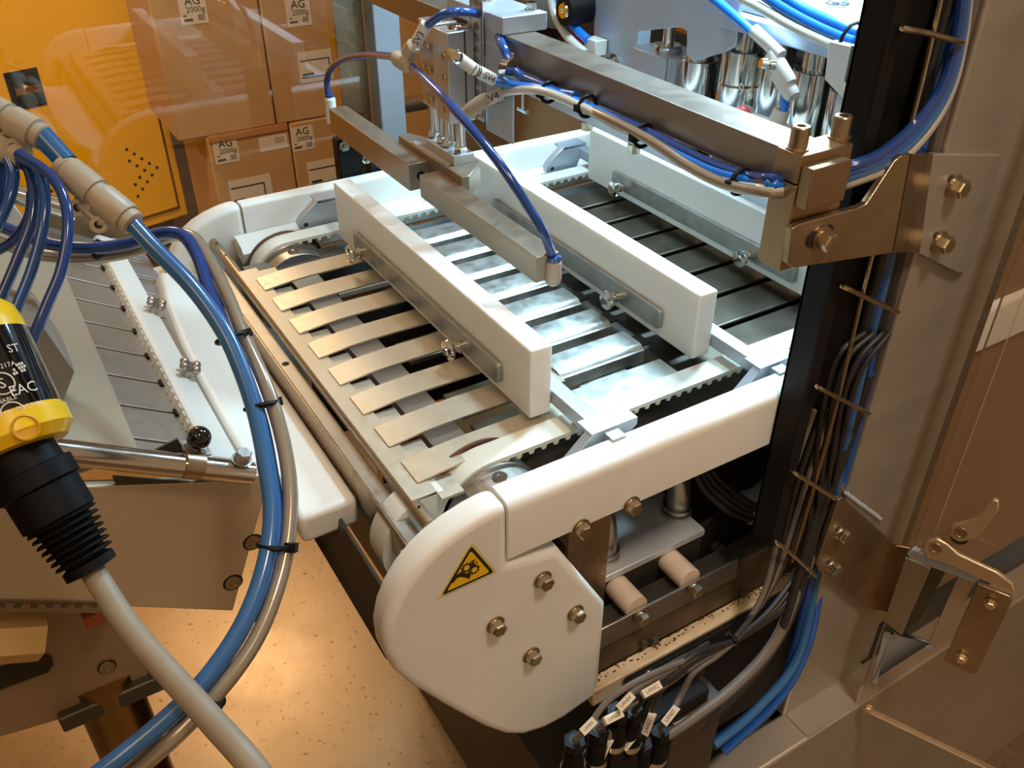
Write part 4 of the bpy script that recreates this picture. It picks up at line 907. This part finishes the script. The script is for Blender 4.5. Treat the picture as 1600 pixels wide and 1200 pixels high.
def union(px0, py0, px1, py1, z, label, r=.0235):
    a, b = dp(px0, py0, z), dp(px1, py1, z); d = (b-a).normalized(); L = (b-a).length
    t = thing('inline_fitting', (a+b)/2, label, 'fitting')
    MB().lathe(a, d, [(0, r*.80), (.006, r*.80), (.0065, r*.95), (L*.08, r), (L*.47, r), (L*.48, r*.84), (L*.56, r*.84), (L*.57, r), (L*.93, r), (L-.0065, r*.95), (L-.006, r*.80), (L, r*.80)], 24).build('body', FIT, t)
    MB().lathe(b-d*.004, d, [(0, r*.84), (.010, r*.84), (.012, r*.7)], 20).build('release_ring', FIT, t)
    MB().lathe(a+d*.004, -d, [(0, r*.84), (.010, r*.84), (.012, r*.7)], 20).build('release_ring', FIT, t)
    side = (CY*math.cos(.6)*1+CX*-.8).normalized(); side = (side-d*side.dot(d)).normalized()
    for f in (.42, .74):
        c = a+d*L*f+side*(r*1.42); v = (EYE-c).normalized()
        MB().lathe(c-v*.008, v, [(0, .0125), (.016, .0125), (.016, .006), (.010, .006)], 16).build('mounting_eye', FIT, t)
        MB().lathe(c+v*.0021, v, [(0, .006), (.0005, .006)], 12).build('eye_hole', INK, t)
    MB().tube([a+d*L*.36+side*r*.8, a+d*L*.42+side*r*1.2, a+d*L*.72+side*r*1.25, a+d*L*.80+side*r*.8], .006, 8).build('web', FIT, t)
union(100, 262, 203, 345, 1.30, 'grey inline hose fitting in front of the cabinet vents, lower right of two')
H('air_hose', [(-34, 160, 1.30), (-80, 130, 1.30), (-160, 60, 1.32), (-260, -80, 1.4)], .0165, BLUEM, 'blue hose entering the upper left inline fitting from outside the frame')
union(-34, 160, 62, 212, 1.30, 'grey inline hose fitting at the left edge, upper left of two')
t = thing('tube_manifold', dp(15, 232, 1.31), 'grey manifold elbow from which the blue tubes droop at the left edge', 'manifold')
MB().cyl(dp(-20, 222, 1.31), dp(38, 246, 1.31), .020, 18).build('body', FIT, t)
MB().tube([dp(-10, 225, 1.33), dp(-12, 300, 1.33), dp(-40, 380, 1.33)], .022, 14).build('stub_hose', BLUED, t)
# ================================================================ YELLOW SAFETY SWITCH
A, B = dp(-62, 505, 1.12), dp(28, 700, 1.12); d = (B-A).normalized(); L = (B-A).length
ss = thing('safety_switch', dp(0, 640, 1.12), 'yellow cylindrical switch housing with a black printed label band and corrugated black gland', 'switch')
R_ = .0680
MB().lathe(A-d*.02, d, [(0, R_*.7), (.02, R_*.95), (.04, R_), (L*.62, R_), (L*.93, R_), (L*.93, R_*1.06), (L*1.06, R_*1.06), (L*1.14, R_*.88), (L*1.15, R_*.5)], 48).build('housing', YELS, ss)
MB().lathe(A-d*.02+d*L*.30, d, [(0, R_*1.004), (L*.60, R_*1.004)], 48).build('label_band', BLACKG, ss, label='gloss black label band')
sd = (CZ*-1); sd = (sd-d*sd.dot(d)).normalized(); td_ = d.cross(sd)      # toward camera, around
def cylhit(px, py, off=0.0006):
    rr = R_*1.004+off; o = EYE-A; v = ray(px, py); o2 = o-d*o.dot(d); v2 = v-d*v.dot(d)
    a_, b_, c_ = v2.dot(v2), 2*o2.dot(v2), o2.dot(o2)-rr*rr; D = b_*b_-4*a_*c_
    t_ = (-b_-math.sqrt(max(D, 0)))/(2*a_); p = EYE+v*t_; q = p-A; return p, (q-d*q.dot(d)).normalized()
def labtext(body, px, py, size, font_m=PAPER):
    p, n = cylhit(px, py); dirx = n.cross(d); dirx = dirx if dirx.dot(CX) > 0 else -dirx
    text('print', body, p, dirx, -d, size, font_m, ss, lift=.0012)
def labring(px, py, r, wd):
    p, n = cylhit(px, py); dirx = n.cross(d).normalized(); p = p+n*.0012
    MB().tube([p+dirx*r*math.cos(2*PI*k/24)+d*r*math.sin(2*PI*k/24) for k in range(25)], wd, 5, 1, False).build('print_ring', PAPER, ss)
labtext('27217A', 6, 572, .0085); labtext('ST', 20, 545, .015); labtext('S', 3, 600, .018); labring(3, 600, .0135, .0010)
labtext('ENABLE', 8, 626, .0075); labtext('EAC', 36, 608, .0185); labtext('MADE IN', 46, 634, .008); labtext('CCC', 20, 645, .0095); labring(20, 645, .0130, .0009)
mb = MB()
for k in range(5):
    for j in range(3):
        if (k*3+j) % 4:
            p, n = cylhit(22+k*4, 572+j*6-k*1.5); rt = n.cross(d); mb.box((-.0013, -.0017, 0), (.0013, .0017, .0005), lambda v: p+rt*v.x+d*v.y+n*v.z)
o = mb.build('print_code', PAPER, ss); o['kind'] = 'stuff'
p, n = cylhit(40, 668, R_*.056)
MB().lathe(p-n*.003, n, [(0, .0165), (.0035, .0165), (.0042, .0145), (.0012, .012)], 24).build('screw_recess', mat('shaded_yellow', (206, 146, 0), 0, 0.4), ss)  # darker yellow stands in for the shade inside the recess
g0 = B+d*.012; gd = (dp(150, 900, 1.14)-g0).normalized()
MB().lathe(g0-gd*.01, gd, [(0, .043), (.03, .045), (.032, .052), (.055, .052), (.058, .047), (.10, .047)], 12).build('gland_nut', BLACK, ss)
Lg = (dp(139, 893, 1.13)-g0).length; kf = (Lg+.01)/.262
cor = [(.10, .044)]
for k in range(7):
    h = .105+k*.0185; r = .042-k*.0012; cor += [(h, r), (h+.007, r+.003), (h+.0095, r+.001), (h+.011, r-.008), (h+.016, r-.008)]
cor += [(.238, .033), (.262, .033), (.266, .020)]
cor = [(.10+(h-.10)*((Lg-.09)/.162), r_) for h, r_ in cor]
MB().lathe(g0-gd*.01, gd, cor, 28).build('corrugated_sleeve', BLACK, ss)
e = g0+gd*(Lg-.02)
MB().tube([e, dp(165, 925, 1.13), dp(205, 985, 1.10), dp(262, 1050, 1.06), dp(330, 1125, 1.02), dp(400, 1205, .98), dp(450, 1290, .98), dp(480, 1420, 1.05), dp(480, 1600, 1.25)], .0155, 16).build('cable', mat('grey_sheath', (150, 134, 112), 0, 0.5, noise=0.1, nscale=60), ss)
# ================================================================ HOSES AT THE LIFTER
def HX(pts, r, m, label, cat='hose', grp=None, name='air_hose', seg=12):
    return hose(name, [at(p[0], p[1], 0, p[2]) for p in pts], r, m, label, cat, grp, seg)
x0 = XB1+.03
HX([(513, 152, x0), (511, 125, x0), (520, 103, x0), (545, 90, x0), (585, 86, x0), (625, 90, x0-.03)], .0085, BLUED, 'blue hose looping from the tee fitting to the far suction bar end')
HX([(645, 105, x0-.03), (690, 150, x0-.06), (740, 205, x0-.07), (785, 262, x0-.06), (822, 318, x0-.04), (848, 362, x0-.02), (864, 402, x0+.01)], .0092, BLUED, 'dark blue hose running diagonally from the tee fitting down to the near suction bar')
HX([(664, 42, x0), (690, 24, x0+.01), (718, 18, x0+.04), (748, 22, x0+.10), (770, 40, x0+.14), (785, 70, XB-.015), (805, 110, XB-.015), (850, 138, XB-.015), (900, 150, XB-.015)], .0092, BLUE, 'blue hose arching over the cylinder top from the white sleeve to the beam')
t = thing('tee_fitting', at(633, 95, 0, x0-.03), 'tan tee hose fitting beside the cylinder, joining three blue hoses', 'fitting')
a, b = at(620, 90, 0, x0-.03), at(649, 108, 0, x0-.03)
MB().lathe(a, b-a, [(0, .016), (.012, .019), (.05, .019), (.066, .016)], 18).build('body', FIT, t)
a2, b2 = at(636, 84, 0, x0-.03), at(650, 68, 0, x0-.02)
MB().lathe(a2, b2-a2, [(0, .015), (.02, .017), (.03, .017), (.034, .013)], 18).build('body', FIT, t)
sl = MB().cyl(at(646, 74, 0, x0-.02), at(666, 38, 0, x0), .0125, 16).build('sleeve', FITW, t)
# far suction bar elbow
t = thing('suction_elbow', at(517, 160, 0, x0), 'white push-in elbow on the far end of the suction bars', 'fitting')
a = at(515, 150, 0, x0); MB().lathe(a, -Z_, [(0, .012), (.006, .013), (.008, .015), (.05, .015), (.055, .017), (.075, .016)], 18).build('body', FITW, t)
MB().lathe(a, Z_, [(-.002, .0125), (.004, .0125)], 16).build('release_ring', BLUED, t)
t = thing('suction_elbow', at(862, 425, 0, x0+.01), 'tan push-in elbow on the near end of the suction bars', 'fitting')
a = at(865, 405, 0, x0+.01); MB().lathe(a, -Z_, [(-.002, .013), (.004, .0145), (.006, .016), (.042, .017), (.05, .015), (.056, .008)], 20).build('body', FIT, t)
MB().lathe(a, Z_, [(-.002, .015), (.007, .015), (.008, .011)], 18).build('release_ring', BLUED, t)
b = at(852, 424, 0, x0+.01); MB().cyl(b+V((0, 0.026, 0)), b+V((0.01, -.008, 0)), .0135, 16).build('threaded_stub', FIT, t)
# speed fittings with sleeves "SV4"
t = thing('speed_fitting', at(722, 92, 0, x0), 'brass and white angled fitting high on the cylinder with a sleeve reading SV4', 'fitting')
pA, pB, pC, pD = at(702, 84, 0, x0+.00), at(716, 91, 0, x0-.03), at(740, 108, 0, x0+.01), at(770, 124, 0, x0+.06)
MB().lathe(pA, pB-pA, [(0, .010), (.012, .0125), (.02, .0125)], 8).build('brass_stub', mat('brass', (190, 150, 90), 1, 0.3), t)
MB().cyl(at(710, 86, 0, x0-.02), pC, .0125, 16).build('body', FITW, t)
MB().lathe(pB, (pB-pC), [(0, .0125), (.008, .013), (.012, .010)], 10).build('adjust_cap', CHROME, t)
s_ = MB().cyl(pC, pD, .0128, 16).build('sleeve', FITW, t)
ax_ = (pD-pC).normalized(); mid = pC.lerp(pD, .62); vw = (EYE-mid).normalized(); nn = (vw-ax_*vw.dot(ax_)).normalized()
text('print', 'SV4', mid+nn*.0128, ax_, nn.cross(ax_), .021, INK, s_, lift=.001)
for f in (.05, .14): MB().cyl(pC.lerp(pD, f), pC.lerp(pD, f+.04), .0134, 16).build('band', BLACK, s_)
t = thing('speed_fitting', at(740, 168, 0, x0+.05), 'grey angled fitting low on the cylinder with a sleeve reading SV4', 'fitting')
pA, pC, pD = at(724, 180, 0, x0+.03), at(752, 160, 0, x0+.06), at(785, 146, 0, x0+.10)
MB().lathe(pA, pC-pA, [(0, .011), (.02, .016), (.05, .016), (.07, .012)], 14).build('body', FIT, t)
s_ = MB().cyl(pC, pD, .013, 16).build('sleeve', FITW, t)
ax_ = (pD-pC).normalized(); mid = pC.lerp(pD, .5); vw = (EYE-mid).normalized(); nn = (vw-ax_*vw.dot(ax_)).normalized()
text('print', 'SV4', mid+nn*.013, ax_, nn.cross(ax_), .022, INK, s_, lift=.001)
ax_ = (at(666, 38, 0, x0)-at(646, 74, 0, x0-.02)).normalized(); mid = at(656, 56, 0, x0-.01); vw = (EYE-mid).normalized(); nn = (vw-ax_*vw.dot(ax_)).normalized()
text('print', 'SV3', mid+nn*.0125, ax_, nn.cross(ax_), .021, INK, sl, lift=.001)
# hoses along the beam underside
xk = XB-.018
HX([(770, 124, x0+.06), (800, 132, xk-.01), (850, 140, xk-.01), (900, 158, xk), (950, 182, xk), (1000, 208, xk), (1060, 240, xk), (1120, 268, xk), (1180, 284, xk), (1215, 288, xk), (1262, 300, XB+.14)], .0085, BLUEL, 'bright blue hose leaving the upper SV4 sleeve and following the beam')
HX([(785, 146, x0+.10), (820, 140, xk-.02), (860, 146, xk-.02), (920, 172, xk-.012), (970, 200, xk-.012), (1010, 216, xk-.012), (1060, 250, xk-.012), (1110, 278, xk-.01), (1160, 293, xk-.01), (1215, 296, xk), (1262, 300, XB+.14)], .0085, CLRH, 'clear white hose leaving the lower SV4 sleeve and following the beam')
HX([(820, 122, xk), (870, 143, xk), (930, 172, xk+.004), (990, 196, xk+.004), (1050, 226, xk+.004), (1110, 256, xk+.004), (1170, 276, xk+.004), (1215, 282, xk), (1262, 300, XB+.14)], .0085, BLUED, 'dark blue hose tied highest against the beam underside')
HX([(900, 162, xk-.004), (960, 190, xk-.016), (1020, 222, xk-.02), (1080, 262, xk-.02), (1140, 290, xk-.02), (1215, 302, xk), (1262, 300, XB+.14)], .0085, SILVH, 'brownish clear hose hanging lowest below the beam')
for px, py, l in ((858, 144, 'cable tie on the beam hoses nearest the cylinder'), (918, 166, 'cable tie on the beam hoses, second from the cylinder'), (1005, 212, 'cable tie on the beam hoses, third from the cylinder'), (1157, 284, 'cable tie with a long tail on the beam hoses nearest the clamp')):
    tie(at(px, py, 0, xk), Y_, .026, l)
# hose bundle from trough to the clamp
for i, (o_, m, l) in enumerate(((0, BLUED, 'uppermost blue hose swinging from the trough to the clamp'), (7, BLUE, 'second blue hose swinging from the trough to the clamp'), (15, BLUEM, 'third, palest blue hose swinging from the trough to the clamp'), (24, GREYL, 'pale grey hose, lowest of those swinging from the trough to the clamp'))):
    pts = [(1508+o_*.3, -50, .845), (1494+o_*.4, 60, .835), (1470+o_*.6, 140, .825), (1430+o_*.7, 195+o_*.5, .815), (1380+o_*.6, 238+o_*.8, .81), (1335, 258+o_, .815), (1290, 272+o_, .84), (1250, 280+o_, .88)]
    hose('air_hose', [at(a, b, 1, c) for a, b, c in pts], .0092, m, l, 'hose', 'hoses swinging from the trough to the clamp')
# ================================================================ FILLING MACHINE BEHIND
XF = 1.62
fm = thing('filling_machine', (2.0, 1.6, -ZF), 'aluminium and chrome filling unit with vertical tubes behind the long beam', 'machine')
def fx(px, py, x=XF): return at(px, py, 0, x)
# vertical mounting plate
a, b, c = fx(930, -20, 1.75), fx(985, 200, 1.75), fx(930, 200, 1.75)
MB().box((1.75, b.y, .10), (1.80, fx(925, 100, 1.75).y, 1.0)).build('mounting_plate', LALU, fm, bevel=.002)
for px, py in ((882, 77), (958, 97)):
    bolt(fx(px, py, 1.75-.004), -X_+V((0, -.3, 0)), .020, fm, CHROME)
for px, py in ((918, 12),): 
    p = fx(px, py, 1.75); MB().cyl(p, p+V((-.09, 0, 0)), .045, 20).build('black_knob', BLACK, fm)
    MB().lathe(p+V((-.09, 0, 0)), -X_, [(0, .025), (.006, .022), (.006, .010), (.001, .010)], 16).build('knob_screw', CHROME, fm)
# compact cylinder
a, b = fx(985, 80, 1.66), fx(1055, 175, 1.66)
zc1 = fx(1000, 78, 1.66).z
oy0, oy1 = fx(1052, 90, 1.66).y, fx(983, 80, 1.66).y
MB().prism([(1.66, oy0+.03), (1.66, oy1-.03), (1.67, oy1), (1.80, oy1), (1.80, oy0), (1.67, oy0), (1.675, oy0+.03)], 2, .10, zc1).build('compact_cylinder', LALU, fm, bevel=.003)
cc_ = V((1.72, (oy0+oy1)/2, zc1)); MB().lathe(cc_, Z_, [(0, .04), (.015, .04), (.018, .036)], 24).build('rod_nut', CHROME, fm)
MB().cyl(cc_, cc_+Z_*.5, .016, 16).build('piston_rod', CHROME, fm)
MB().cyl(cc_+V((.03, -.09, -.2)), cc_+V((.03, -.09, .5)), .02, 16).build('guide_rod', CHROME, fm)
# notched front plate
XN = 1.62
np_ = [fx(x, y, XN) for x, y in [(993, -30), (990, 50), (1065, 42), (1073, 50), (1072, 85), (1082, 97), (1130, 82), (1150, 72), (1160, -30)]]
MB().slab(np_, X_, .012).build('notched_plate', LALU, fm, bevel=.003)
# long upper bar and parts along Y
ua, ub = fx(1130, 30, 1.60), fx(1300, 90, 1.60)
zt2 = fx(1300, 65, 1.60).z; zb2 = fx(1295, 92, 1.60).z
MB().box((1.60, .93, zb2), (1.64, fx(1128, 5, 1.60).y, zt2)).build('upper_bar', LALU, fm, bevel=.003)
MB().box((1.64, .93, zt2), (1.98, fx(1128, 5, 1.60).y+.4, zt2+.02)).build('top_plate', LALU, fm, bevel=.003)
bolt(at(1308, 8, 2, zt2+.02), Z_, .022, fm, CHROME)
MB().box((1.96, .93, zt2-.1), (2.2, 3.0, zt2+.35)).build('rear_housing', mat('warm_grey', (142, 136, 124), 0.3, 0.5), fm, bevel=.006)
# chrome nozzles
for i, (px, py, x) in enumerate(((1090, 130, 1.72), (1155, 120, 1.72), (1215, 120, 1.76), (1272, 130, 1.72), (1330, 160, 1.70))):
    p = fx(px, py, x); n = MB().cyl((p.x, p.y, zb2), (p.x, p.y, .05), .036, 22).build('nozzle_rod', CHROME, fm)
    zt3 = fx(px, (100, 84, 100, 118, 150)[i], x-.04).z
    MB().lathe((p.x, p.y, .02), Z_, [(0, .052), (.06, .052), (.061, .056), (.066, .056), (.067, .052), (zt3-.02, .052), (zt3-.018, .049)], 26).build('nozzle_sleeve', CHROME, n)
    MB().lathe((p.x, p.y, zt3-.085), Z_, [(0, .0525), (.003, .055), (.006, .0525)], 26).build('wire_ring', BOLT, n) if i == 1 else None
p = fx(1168, 143, 1.66)
text('engraving', '9.6', p+V((-.006, 0, 0)), -Y_, Z_, .045, PAPER, fm)
# white bent plate and dark cheek
w_ = [fx(x, y, 1.50) for x, y in [(1295, 64), (1328, 72), (1317, 128), (1374, 201), (1356, 196), (1288, 124)]]
MB().slab(w_, X_, .02).build('bent_plate', mat('pale_paint', (206, 208, 208), 0.1, 0.4), fm, bevel=.002)
w_ = [fx(x, y, 1.505) for x, y in [(1328, 70), (1420, 100), (1400, 215), (1374, 202), (1318, 130)]]
MB().slab(w_, X_, .02).build('dark_cheek', mat('dark_grey_paint', (96, 94, 92), 0.2, 0.45), fm, bevel=.001)
MB().box((2.25, 1.0, .0), (2.3, 3.4, .9)).build('rear_wall', mat('machine_grey', (120, 124, 128), 0.3, 0.5), fm)
MB().cyl((2.15, 1.0, .30), (2.15, 2.9, .30), .035, 18).build('rear_pipe', POL, fm)
MB().cyl((2.1, 1.0, .12), (2.1, 2.9, .12), .05, 18).build('rear_pipe', POL, fm)
for k, (px, py) in enumerate(((1150, 110), (1200, 128), (1240, 95))):
    p = fx(px, py, 2.0); MB().box((2.0, p.y-.07, p.z-.06), (2.08, p.y+.07, p.z+.09)).build('pale_block', LALU, fm, bevel=.003)
# rounded housing top centre
p = fx(865, 5, 1.95); MB().lathe(p+V((0, .25, .08)), -Y_, [(0, .16), (.30, .16), (.36, .10)], 28).build('motor_drum', mat('motor_grey', (150, 152, 148), 0.2, 0.45), fm)
MB().cyl(fx(812, 15, 2.1), fx(860, 40, 2.1), .07, 22).build('drive_shaft', mat('brown_tube', (120, 88, 70), 0.6, 0.35), fm)
HX([(872, -20, 1.70), (880, 15, 1.70), (895, 40, 1.70), (918, 62, 1.70)], .014, BLUEL, 'bright blue hose hanging at the top centre in front of the machine')
HX([(858, -20, 1.68), (866, 20, 1.68), (885, 55, 1.68), (915, 84, 1.68)], .014, CLRH, 'clear white hose hanging left of the bright blue one at the top centre')
t = MB().box((1.70, fx(925, 62, 1.70).y-.02, fx(918, 85, 1.70).z), (1.745, fx(912, 62, 1.70).y, fx(918, 60, 1.70).z)).build('hose_block', FITW, bevel=.003); tag(t, 'small white hose connector block on the grey mounting plate', 'connector')
t = MB().cyl(fx(893, 47, 1.73), fx(906, 66, 1.73), .016, 12).build('red_cap', RED); tag(t, 'small red plastic piece behind the hanging hoses', 'cap')
# hoses over the upper bar
xh = 1.575
HX([(1080, -30, xh), (1130, 10, xh), (1175, 50, xh), (1200, 72, xh), (1218, 98, xh), (1228, 130, xh), (1226, 165, xh), (1218, 185, xh)], .0108, BLUEL, 'bright blue hose dropping through the white inline valve')
hv = thing('inline_valve', fx(1213, 98, xh-.01), 'white inline hand valve with a chrome knob on the dropping blue hose', 'valve')
MB().lathe(fx(1178, 47, xh-.005), fx(1200, 68, xh-.005)-fx(1178, 47, xh-.005), [(0, .0145), (.10, .0145)], 18).build('sleeve', FITW, hv)
MB().lathe(fx(1205, 84, xh-.01), fx(1222, 112, xh-.01)-fx(1205, 84, xh-.01), [(0, .016), (.03, .0195), (.07, .0195), (.085, .017)], 18).build('body', FITW, hv)
MB().lathe(fx(1215, 114, xh-.01), fx(1231, 138, xh-.01)-fx(1215, 114, xh-.01), [(0, .0185), (.06, .0185), (.07, .015)], 18).build('body', FITW, hv)
kc = fx(1210, 102, xh-.03); MB().lathe(kc, -X_+V((0, .4, .2)), [(0, .011), (.014, .011), (.015, .008), (.022, .008), (.023, .013), (.034, .011)], 16).build('knob', CHROME, hv)
lf2 = thing('elbow_fitting', fx(1218, 185, xh), 'white elbow fitting with a red button behind the beam', 'fitting')
MB().lathe(fx(1222, 170, xh), fx(1214, 195, xh)-fx(1222, 170, xh), [(0, .017), (.008, .019), (.06, .019)], 18).build('body', FITW, lf2)
MB().cyl(fx(1175, 188, xh), fx(1235, 208, xh), .018, 16).build('body', FITW, lf2)
MB().ball(fx(1162, 184, xh), .030, 16, 10).build('body', GREYL, lf2)
MB().ball(fx(1160, 178, xh-.012), .020, 16, 8).build('button', mat('coral_red', (226, 96, 92), 0, 0.4), lf2)
HX([(1200, -25, 1.56), (1250, 12, 1.56), (1310, 40, 1.56), (1360, 62, 1.56), (1400, 76, 1.56)], .0125, BLUEL, 'upper bright blue hose lying on the machine top bar')
HX([(1190, -10, 1.55), (1240, 22, 1.55), (1300, 52, 1.55), (1350, 70, 1.55), (1400, 86, 1.55)], .0125, BLUEL, 'lower bright blue hose lying on the machine top bar')
HX([(1130, -15, 1.54), (1180, 8, 1.54), (1240, 42, 1.54), (1300, 70, 1.54), (1350, 90, 1.54), (1400, 108, 1.54)], .0105, CLRH, 'clear white hose lying lowest on the machine top bar')
tie(fx(1332, 66, 1.55), Y_, .05, 'black cable tie on the hoses of the machine top bar')
# crossbar over the rightmost pusher
XC = 1.46
cb0 = fx(850, 165, XC)
zc_ = (fx(820, 147, XC).z+fx(1197, 327, XC).z)/2; zc2 = zc_+.045
cbar = thing('cross_bar', (XC+.03, 1.7, zc_), 'pale aluminium crossbar with nuts under it above the rightmost pusher', 'bar')
MB().box((XC, .93, zc_), (XC+.025, 2.6, zc2)).build('bar', LALU, cbar, bevel=.002)
for px, py in ((917, 199), (991, 234)):
    p = at(px, py-6, 0, XC+.012); MB().lathe((p.x, p.y, zc_), -Z_, [(0, .018), (.022, .018), (.024, .015)], 10).build('nut', BOLT, cbar)
p = at(817, 162, 0, XB+.025); t = thing('wing_screw', p, 'small chrome wing screw hanging under the long beam near the cylinder', 'screw')
MB().lathe(p, Z_, [(-.014, .003), (bz0-p.z, .003)], 10).cyl(p+V((0, -.017, -.014)), p+V((0, .017, -.014)), .005, 10).build('screw', CHROME, t)
# ================================================================ CLEAR DOOR WITH LATCH
dn = V((.91, .42, 0)).normalized(); dd = V((.42, -.91, 0)).normalized()    # door normal and its run towards the viewer
DE = at(1447, 800, 1, .765)
def dpl(px, py, off=0.0):
    o = DE+dn*off; r_ = ray(px, py); return EYE+r_*((o-EYE).dot(dn)/r_.dot(dn))
zlow = dpl(1332, 1100).z
DP = lambda v: DE+dd*v.x-dn*v.y+Z_*(v.z-DE.z)
dr = thing('clear_door', DP(V((.35, 0, zlow))), 'clear polycarbonate door standing open at the right with a metal lever latch', 'door')
MB().prism([(0, zlow+.02), (.006, zlow+.006), (.02, zlow), (.62, zlow), (.62, 2.0), (0, 2.0)], 1, -.012, 0, DP).build('door_panel', CLEARD, dr)
EDG = mat('edge_highlight', (190, 170, 144), 0.1, 0.2)  # pale strips put the highlight along the door's edges into colour
MB().box((-.004, -.014, zlow+.02), (0, .002, DE.z-.24), DP).build('edge_highlight_strip', EDG, dr)
MB().box((.02, -.014, zlow-.004), (.62, .002, zlow), DP).build('edge_highlight_strip', EDG, dr)
MB().box((-.003, -.024, zlow+.10), (0.0, 0.012, 2.0), DP).build('edge_strip', mat('edge_haze', (128, 110, 90), 0.2, 0.25), dr)
MB().box((.030, -.0125, DE.z-.05), (.0315, .0005, 2.0), DP).build('edge_line', GREYL, dr)
def dslab(pts, off, th, nm, m, bevel=.0015):
    P = [dpl(x, y, off) for x, y in pts]; return MB().slab(P, -dn, th).build(nm, m, dr, bevel=bevel)
vw = -dn if (-dn).dot(EYE-DE) > 0 else dn
FIXC = mat('latch_alloy', (206, 182, 146), 0.75, 0.34)
def lay(pts, off, th, nm, m, bevel=.0015):
    P = [dpl(x, y, off) for x, y in pts]; return MB().slab(P, vw, th).build(nm, m, dr, bevel=bevel)
q = .004 if vw == dn else -.004
lay([(1418, 863), (1458, 880), (1412, 985), (1385, 962)], q, .02, 'hinge_block', STEEL)
lay([(1458, 880), (1480, 888), (1438, 965), (1412, 985)], q, .01, 'hinge_block', DARK)
lay([(1420, 858), (1428, 852), (1530, 890), (1532, 900), (1524, 905), (1500, 895), (1425, 868)], q, .016, 'latch_arm', LALU)
lay([(1500, 893), (1530, 895), (1470, 1010), (1452, 1000)], q*1.2, .008, 'latch_arm', mat('clear_bracket', (176, 158, 132), 0.5, 0.3))
lay([(1529, 908), (1580, 928), (1582, 936), (1528, 1046), (1520, 1050), (1476, 1028)], q, .010, 'handle_plate', FIXB)
for px, py in ((1548, 942), (1503, 1027), (1358, 1105)):
    bolt(dpl(px, py, q+(.012 if q > 0 else -.012)) if px > 1400 else dpl(px, py, q), vw, .0105, dr, FIXC)
lay([(1443, 850), (1450, 840), (1466, 837), (1482, 846), (1500, 862), (1560, 890), (1584, 908), (1588, 924), (1560, 912), (1500, 884), (1468, 872), (1450, 868)], q*8, .012, 'lever', FIXC, .003)
lay([(1484, 832), (1490, 816), (1506, 812), (1524, 806), (1540, 790), (1552, 776), (1562, 778), (1562, 792), (1540, 824), (1524, 838), (1500, 842)], q*8, .012, 'lever', FIXC, .003)
for px, py in ((1464, 851), (1503, 827)):
    p = dpl(px, py, q*8)+vw*.012; MB().lathe(p, vw, [(0, .0135), (.002, .013), (.002, .011), (.001, .010)], 20).build('pivot_disc', FIXB, dr)
    MB().lathe(dpl(px, py, q), vw, [(0, .018), (abs(q)*8, .018)], 20).build('pivot_post', DARK, dr)
lay([(1395, 985), (1370, 1068), (1362, 1062), (1382, 985), (1455, 1002), (1463, 1012), (1452, 1012), (1398, 990)], q, .006, 'door_bracket', LALU)
